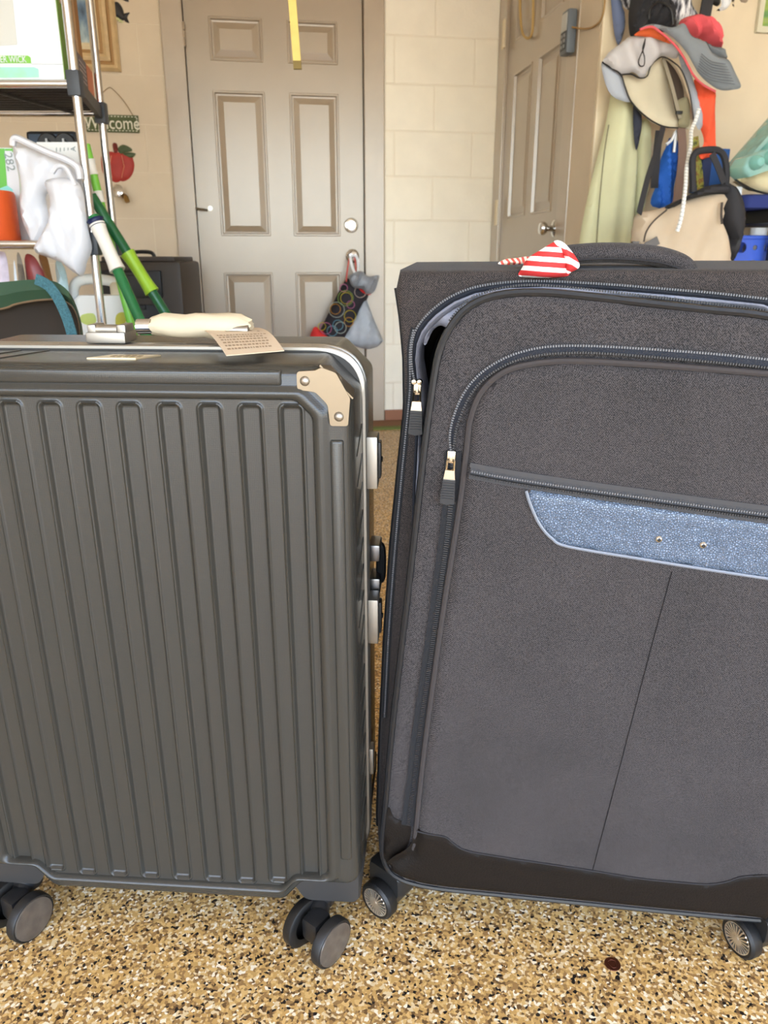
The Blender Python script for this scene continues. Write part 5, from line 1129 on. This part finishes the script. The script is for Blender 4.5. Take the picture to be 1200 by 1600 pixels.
b = MB(); b.tube(catmull([wp(x, y, .244) for x, y in ((1008, 60), (1006, 74), (998, 94), (1000, 103), (1006, 102), (1007, 90), (1004, 76), (1008, 62))], 5), .0020, 5); build(b, 'elastic_loop', BLACK, sh_)
b = MB(); b.ribbon(catmull([wp(x, y, .19) for x, y in ((1036, 92), (1048, 130), (1057, 165), (1062, 185))], 5), .012, (0, -1, 0), .003); build(b, 'chin_strap', mat('hat_taupe', (150, 140, 120), .85), sh_)
b = MB(); b.box(wp(1061, 176, .198), (.022, .012, .010), ch=.002); build(b, 'strap_lock', BLACK, sh_)
# red and grey hat
rh = wthing('bucket_hat', 'coral red and grey bucket hat with stitched brim', 'hat', 1110, 140, .25)
CR = mat('hat_coral', (222, 92, 100), .85, mottle=.05, mscale=30); GB = mat('hat_slate', (126, 132, 138), .85, bump=.3, bscale=300); OR = mat('hat_orange', (226, 104, 56), .85)
build(wsoft([(1062, 34), (1078, 25), (1096, 24), (1112, 35), (1122, 52), (1127, 76), (1112, 76), (1098, 64), (1090, 58), (1083, 64), (1070, 52)], .20, .06, .04, 5, 18, lambda x, y, d: .012 * math.sin(.28 * x - .2 * y) * min(1, d / 6)), 'crown', CR, rh)
build(wsoft([(1094, 62), (1102, 68), (1114, 74), (1127, 75), (1131, 85), (1133, 97), (1116, 93), (1102, 84), (1094, 72)], .235, .035, .03, 4), 'hat_band', mat('hat_band', (112, 118, 124), .85), rh)
build(wsoft([(1000, 45), (1012, 39), (1024, 40), (1046, 46), (1062, 40), (1072, 58), (1084, 65), (1095, 70), (1104, 84), (1118, 92), (1133, 96), (1144, 114), (1155, 136), (1140, 142), (1118, 143), (1098, 132), (1084, 118), (1076, 104), (1066, 86), (1052, 68), (1034, 52), (1018, 44)], .262, .012, .008, 5, 12, lambda x, y, d: .03 * math.sin((x - 1000) * .018)), 'brim', GB, rh)
for k in range(8):
    f_ = k / 8.0
    b = MB(); b.tube(catmull([wp(1096 + (1104 - 1096) * 0 - 8 * f_, 84 + 30 * f_, .312), wp(1112 - 2 * f_, 96 + 33 * f_, .312), wp(1134 + 16 * f_, 100 + 36 * f_, .306)], 5), .0010, 4); build(b, 'brim_stitching', mat('stitch_grey', (92, 98, 106), .8), rh)
b = MB(); b.tube(catmull([wp(x, y, .28) for x, y in ((1000, 46), (1018, 42), (1034, 52), (1052, 68), (1066, 86), (1076, 104), (1084, 118), (1098, 132), (1118, 143))], 6), .0034, 6); build(b, 'red_edging', CR, rh)
build(wsoft([(991, 55), (1002, 47), (1018, 44), (1034, 54), (1048, 68), (1040, 66), (1020, 59), (1004, 57)], .235, .010, .008, 4), 'brim_lining', OR, rh)
build(wsoft([(1066, 54), (1080, 62), (1092, 60), (1094, 68), (1088, 74), (1074, 66)], .268, .008, .006, 4), 'size_strap', BLACK, rh)
build(wsoft([(1086, 124), (1098, 133), (1118, 145), (1119, 180), (1117, 225), (1119, 240), (1104, 247), (1094, 249), (1092, 240), (1098, 222), (1095, 196), (1090, 160)], .20, .016, .010, 5, fold=lambda x, y, d: .008 * math.sin(.3 * x + .05 * y)), 'orange_bandana', mat('bandana_orange', (242, 92, 58), .8), None, 'bright orange cloth hanging beneath the bucket hat', 'cloth')
# straps, shorts and cords
STB = mat('strap_black', (48, 48, 52), .8)
def strap(pts, w, off, m, name, lab, th=.003):
    b = MB(); b.ribbon(catmull([wp(x, y, off(y) if callable(off) else off) for x, y in pts], 5), w, (0, -1, 0), th); return build(b, name, m, None, lab, 'strap')
strap([(1036, 198), (1026, 236), (1012, 278), (998, 334)], .020, lambda y: .21 + .26 * (y - 198) / 136, STB, 'bag_strap', 'black webbing strap slanting down to the tan bag')
strap([(1030, 204), (1026, 240), (1022, 294)], .028, .15, STB, 'hanging_strap', 'short wide black strap beside the blue shorts')
sho = wthing('blue_shorts', 'royal blue drawstring shorts hanging behind the tan bag', 'shorts', 1040, 320, .10)
build(wsoft([(1046, 216), (1058, 222), (1058, 250), (1053, 290), (1050, 326), (1034, 326), (1018, 318), (1028, 275), (1036, 240)], .12, .025, .015, 5, fold=lambda x, y, d: .008 * math.sin(.4 * x)), 'cloth', mat('royal_blue', (34, 98, 196), .75), sho)
b = MB(); b.tube(catmull([wp(x, y, .155) for x, y in ((1041, 226), (1050, 218), (1056, 205), (1055, 220), (1053, 238))], 5), .005, 6); build(b, 'drawstring', WHB, sho)
strap([(1064, 200), (1066, 235), (1062, 280), (1056, 322)], .030, .17, mat('strap_brown', (122, 98, 86), .8), 'hanging_strap', 'brown strap hanging between blue shorts and white rope')
strap([(1085, 214), (1088, 240), (1092, 270), (1095, 305)], .026, .18, mat_noise('camo', [(.35, (60, 66, 40)), (.5, (150, 150, 70)), (.62, (120, 70, 44)), (.75, (196, 190, 110))], 50, .85), 'hanging_strap', 'camouflage strap hanging left of the orange cloth')
b = MB(); b.tube(catmull([wp(x, y, .31 + .25 * max(0, min(1, (y - 190) / 120))) for x, y in ((1092, 170), (1086, 190), (1080, 205), (1079, 228), (1073, 260), (1071, 292), (1067, 325), (1063, 346), (1058, 362))], 6), .0062, 8); rp = build(b, 'white_rope', mat_stripes('rope_white', (236, 236, 232), (186, 190, 190), .012, (.3, 0, 1), .75, .1), None, 'white braided rope hanging in front of the tan bag', 'rope')
# tan bag
bag = wthing('tan_bag', 'tan canvas shoulder bag with black side panel and handle', 'bag', 1060, 420, .45)
TAN = mat('bag_tan', (192, 174, 150), .85, mottle=.05, mscale=14); BBK = mat('bag_black', (40, 40, 44), .75, bump=.3, bscale=200)
build(wsoft([(990, 345), (1000, 332), (1014, 330), (1040, 323), (1072, 312), (1100, 304), (1124, 302), (1136, 306), (1130, 326), (1128, 350), (1136, 378), (1142, 412), (1144, 470), (986, 470), (986, 400)], .45, .05, .05, 7, 24, lambda x, y, d: .008 * math.sin(.13 * x + .05 * y) * min(1, d / 10)), 'front', TAN, bag)
build(wsoft([(1040, 322), (1074, 306), (1104, 291), (1136, 288), (1138, 303), (1124, 303), (1100, 306), (1072, 314), (1048, 326)], .47, .02, .03, 4), 'top_edge', BBK, bag)
build(wsoft([(1130, 286), (1148, 292), (1158, 314), (1162, 345), (1154, 385), (1144, 412), (1144, 470), (1136, 470), (1138, 412), (1135, 386), (1142, 372), (1130, 346), (1128, 312)], .455, .04, .04, 5), 'side_panel', BBK, bag)
b = MB(); b.tube(catmull([wp(x, y, .47) for x, y in ((1083, 300), (1082, 262), (1083, 246), (1090, 237), (1110, 234), (1124, 236), (1132, 247), (1135, 268), (1134, 292))], 5), .0105, 8); build(b, 'handle', BBK, bag)
b = MB(); b.ribbon(catmull([wp(x, y, .485) for x, y in ((1112, 240), (1122, 262), (1131, 286))], 5), .020, (0, -1, 0), .003); build(b, 'handle_strap', BBK, bag)
b = MB(); b.ribbon(catmull([wp(x, y, .515) for x, y in ((1008, 386), (1018, 381), (1028, 375))], 4), .026, (0, -1, 0), .004); b.box(wp(992, 384, .50), (.022, .012, .026)); build(b, 'buckle', mat('buckle_grey', (92, 88, 86), .5), bag, smooth=False)
b = MB(); b.tube(catmull([wp(x, y, .512) for x, y in ((1042, 328), (1022, 345), (1010, 362), (1006, 378))], 5), .0028, 5); b.tube(catmull([wp(x, y, .51) for x, y in ((1128, 316), (1127, 335), (1128, 350))], 4), .004, 5); build(b, 'seam', mat('bag_seam', (70, 62, 56), .8), bag)
# blue box behind the bag
b = MB(); b.box(wp(1108, 268, .10), (.085, .10, .14), ch=.003); bb1 = empty('blue_box', wp(1108, 296, .1), 'small blue printed box behind the handle of the tan bag', 'box'); build(b, 'box', mat('box_blue', (38, 92, 168), .5), bb1, smooth=False)
b = MB(); b.box(wp(1103, 268, .1515), (.035, .002, .10)); build(b, 'print', mat('box_blue_dark', (36, 50, 92), .5), bb1, smooth=False)
# rack on the right with hats, egg cartons, basket
zsh = wp(1185, 345, .40).z; XA0 = wp(1152, 340, .2).x
rk = empty('storage_rack', (XA0 + .5, YH - .22, 0), 'low black rack at the right-hand wall', 'rack')
for x in (XA0 + .02, XA0 + .95):
    for y in (YH - .40, YH - .04):
        b = MB(); b.box((x, y, zsh / 2), (.025, .025, zsh)); build(b, 'post', BLACK, rk, smooth=False)
b = MB(); b.box((XA0 + .485, YH - .22, zsh + .016), (.98, .42, .044), ch=.004); build(b, 'shelf_board', BLACK, rk, smooth=False)
zlo = zsh - .36
b = MB(); b.box((XA0 + .485, YH - .22, zlo), (.98, .42, .03), ch=.004); build(b, 'shelf_board', BLACK, rk, smooth=False)
ztop = zsh + .0385
# folded navy cloth with a white one under it
def pillow(c, d, m, name, lab, cat):
    b = MB(); R0 = rpoly([(d[0] / 2, -d[1] / 2, .03), (d[0] / 2, d[1] / 2, .03), (-d[0] / 2, d[1] / 2, .03), (-d[0] / 2, -d[1] / 2, .03)], 4, 4)
    b.loft([[Vector((c[0] + p.x * k, c[1] + p.y * k, c[2] + z)) for p in R0] for z, k in ((0, .96), (.004, 1), (d[2] - .006, 1), (d[2], .94))], True, True, True); return build(b, name, m, None, lab, cat)
xn = wp(1172, 312, .40).x
hn = wp(1185, 303, .38).z - ztop
pillow((xn + .19, YH - .23, ztop), (.38, .30, hn), mat('navy_fold', (40, 52, 112), .85), 'folded_cloth', 'folded navy cloth on the black rack', 'cloth')
b = MB(); b.box((wp(1158, 296, .36).x - .003, YH - .24, ztop + .036), (.042, .2, .072), ch=.004); build(b, 'white_box', mat('box_white', (222, 228, 238), .5), None, 'small white box between the tan bag and navy cloth', 'box', smooth=False)
hz = ztop + hn
ch0 = wsoft([(1150, 279), (1170, 272), (1200, 263), (1240, 258), (1262, 275), (1260, 300), (1230, 306), (1200, 303), (1178, 297), (1162, 288)], .34, .03, .10, 7, 20)
build(ch0, 'straw_hat', mat('hat_straw', (216, 204, 166), .8, bump=.3, bscale=200), None, 'cream sun hat lying on the navy cloth under the egg cartons', 'hat')
b = MB(); b.tube(catmull([wp(x, y, .365) for x, y in ((1148, 280), (1162, 289), (1180, 298), (1204, 304))], 5), .0035, 6); build(b, 'hat_cord', BLACK, None, 'black cord along the edge of the cream hat', 'cord')
# clear teal egg carton standing tilted
TEAL = mat('teal_plastic', (190, 232, 226), .10, trans=.6, ior=1.25); TEAL2 = mat('teal_plastic_dark', (160, 216, 208), .12, trans=.5, ior=1.25)
eg = wthing('egg_carton', 'clear teal plastic egg carton leaning on the cream hat', 'carton', 1170, 275, .3)
pa, pb = wp(1140, 268, .33), wp(1208, 190, .33); ex = (pb - pa).normalized(); Lc = (pb - pa).length + .10; ny = Vector((0, -1, 0)); ez_ = ex.cross(ny).normalized()
if ez_.z > 0: ez_ = -ez_
Re = Matrix((ex, ny, ez_)).transposed()
def EP(a, n_, z_): return pa + ex * a + ny * n_ + ez_ * z_
b = MB(); b.loft([[EP(Lc / 2 + p.x * k, .0 + p.y * k, z_) for p in rpoly([(Lc / 2, -.055, .015), (Lc / 2, .055, .015), (-Lc / 2, .055, .015), (-Lc / 2, -.055, .015)], 3, 6)] for z_, k in ((-.002, .97), (.0, 1.0), (.010, 1.0), (.012, .94))], True, True, True); lidE = build(b, 'lid', TEAL, eg)
for k in range(6):
    for r_ in (-.027, .027):
        b = MB(); b.lathe([(.024, 0), (.0225, .018), (.019, .034), (.012, .042), (0, .044)], axis_mat(EP(.032 + k * .047, r_, .012), ez_), 14, False); build(b, 'egg_cup', TEAL2, eg)
        b = MB(); b.lathe([(.019, 0), (.012, .003), (0, .004)], axis_mat(EP(.032 + k * .047, r_, -.002), -ez_), 12, False); build(b, 'lid_dimple', TEAL, lidE)
eg2 = wthing('egg_carton', 'second clear teal egg carton lying flat at the right edge', 'carton', 1190, 262, .3)
pa = wp(1150, 272, .46); ex = Vector((.95, 0, .31)); ez_ = Vector((.31, 0, -.95)) * .9; Lc = .28
b = MB(); b.loft([[EP(Lc / 2 + p.x * k, .0 + p.y * k, z_) for p in rpoly([(Lc / 2, -.05, .015), (Lc / 2, .05, .015), (-Lc / 2, .05, .015), (-Lc / 2, -.05, .015)], 3, 6)] for z_, k in ((-.045, .85), (-.02, 1), (0, 1.0), (.02, .9))], True, True, True); build(b, 'box', TEAL, eg2)
for k in range(5):
    b = MB(); b.lathe([(.022, 0), (.02, .016), (.012, .03), (0, .034)], axis_mat(EP(.035 + k * .05, .052, -.02), ny), 12, False); build(b, 'egg_cup', TEAL2, eg2)
# blue basket with round holes, a cup inside
bx0 = wp(1145, 412, .36).x; bz1 = wp(1180, 371, .36).z; BLU = mat('basket_blue', (54, 88, 190), .4)
bk = empty('plastic_basket', (bx0 + .2, YH - .24, zlo + .015), 'blue plastic basket with round holes on the lower rack shelf', 'basket')
yb0 = YH - .36; hw = .40
def bface(P):
    """front wall with real round holes"""
    bm = MB(); cols, rows = 8, 5; cw, rh_ = hw / cols, (bz1 - zlo - .02) / rows
    for i in range(cols):
        for j in range(rows):
            cx_, cz_ = (i + .5) * cw, (j + .5) * rh_; r_ = (.36 if (i + j) % 2 == 0 else .17) * min(cw, rh_); n_s = 16
            o = []; c_ = []
            for k in range(n_s):
                a = 2 * PI * k / n_s + PI / 4; ca, sa = math.cos(a), math.sin(a); m_ = max(abs(ca), abs(sa))
                o.append((cx_ + ca / m_ * cw / 2, cz_ + sa / m_ * rh_ / 2)); c_.append((cx_ + r_ * ca, cz_ + r_ * sa))
            bm.loft([[P(*p, 0) for p in o], [P(*p, 0) for p in c_], [P(*p, .004) for p in c_], [P(*p, .004) for p in o]], True)
    return bm
slp = .12
build(bface(lambda a, z, t: Vector((bx0 + (1 - z / (bz1 - zlo)) * .0 + a, yb0 + t, zlo + .016 + z))), 'front_wall', BLU, bk, smooth=False)
build(bface(lambda a, z, t: Vector((bx0 + t, yb0 + a * .7, zlo + .016 + z))), 'side_wall', BLU, bk, smooth=False)
build(bface(lambda a, z, t: Vector((bx0 + hw - t, yb0 + a * .7, zlo + .016 + z))), 'side_wall', BLU, bk, smooth=False)
build(bface(lambda a, z, t: Vector((bx0 + a, yb0 + hw * .7 - t, zlo + .016 + z))), 'back_wall', BLU, bk, smooth=False)
b = MB(); b.tube([Vector((bx0, yb0, bz1)), Vector((bx0 + hw, yb0, bz1)), Vector((bx0 + hw, yb0 + hw * .7, bz1)), Vector((bx0, yb0 + hw * .7, bz1))], .007, 8, True); build(b, 'rim', BLU, bk)
b = MB(); b.box((bx0 + hw / 2, yb0 + hw * .35, zlo + .018), (hw - .01, hw * .68, .004)); build(b, 'bottom', BLU, bk, smooth=False)
cpz = wp(1186, 356, .28); b = MB(); b.lathe([(0, 0), (.022, 0), (.026, .002), (.028, cpz.z - zlo - .022), (.025, cpz.z - zlo - .022), (.022, .01), (0, .01)], Matrix.Translation((cpz.x, cpz.y, zlo + .022)), 20, False); build(b, 'white_cup', WHB, None, 'tall white cup standing in the blue basket', 'cup')
# pictures and ornament high on the right
gp = wp(1178, 52, 0); fwid = .02
pic2 = empty('framed_picture', (gp.x + .25, YH, gp.z), 'green leafy painting in a thin pale frame at the upper right', 'picture')
b = MB(); rg = lambda i, d: [Vector((gp.x + i, YH - d, gp.z + i)), Vector((gp.x + .5 - i, YH - d, gp.z + i)), Vector((gp.x + .5 - i, YH - d, gp.z + .4 - i)), Vector((gp.x + i, YH - d, gp.z + .4 - i))]
b.loft([rg(0, .001), rg(0, .016), rg(fwid, .014), rg(fwid, .001)], True); build(b, 'frame', mat('frame_pale', (206, 202, 180), .5), pic2, smooth=False)
b = MB(); b.box((gp.x + .25, YH - .006, gp.z + .2), (.5 - 2 * fwid, .008, .4 - 2 * fwid)); build(b, 'canvas', mat_noise('leaf_paint', [(.3, (70, 104, 70)), (.45, (104, 150, 90)), (.58, (150, 170, 80)), (.7, (130, 160, 160))], 16, .6, (.6, 1, 1.6)), pic2, smooth=False)
og = wthing('lizard_ornament', 'black and white painted lizard ornament at the top of the wall', 'ornament', 1125, 15, 0)
build(wsoft([(1106, -20), (1122, -20), (1126, 2), (1121, 10), (1112, 6), (1106, 0)], 0, .012, 0, 4), 'body', BLACK, og)
build(wsoft([(1126, -10), (1143, -12), (1142, 4), (1136, 13), (1128, 17), (1120, 16), (1127, 8)], 0, .012, 0, 4), 'foot', WHB, og)
build(wsoft([(1145, -15), (1148, -5), (1147, 11), (1144, 6), (1143, -8)], 0, .008, 0, 4), 'tail', mat('ornament_grey', (150, 136, 120), .6), og)
build(wsoft([(1156, -20), (1172, -18), (1168, 2), (1161, 4), (1156, 0)], 0, .010, 0, 4), 'claw', MATS['ornament_grey'], og)
b = MB(); b.ribbon([wp(1112, -40, .05), wp(1100, 28, .05)], .040, (0, -1, 0), .008); rs_ = build(b, 'umbrella_strap', STB, None, 'black strap with a grey stripe above the bucket hat', 'strap')
# brown spot: a coin lying on the floor
q = onZ(957, 1507, 0); b = MB(); b.lathe([(0, 0), (.0098, 0), (.0102, .0006), (.0098, .0013), (.0085, .0011), (0, .0011)], Matrix.Translation(q), 28, False); cn = empty('coin', q, 'small dark copper coin lying on the speckled floor', 'coin'); build(b, 'disc', mat('copper', (92, 48, 30), .45, .6), cn)
b = MB(); b.tube([q + Vector((.005 * math.cos(t) * (1 + .2 * math.sin(3 * t)), .006 * math.sin(t), .0012)) for t in [i * PI / 8 for i in range(16)]], .0004, 4, True); build(b, 'relief', MATS['copper'], cn)
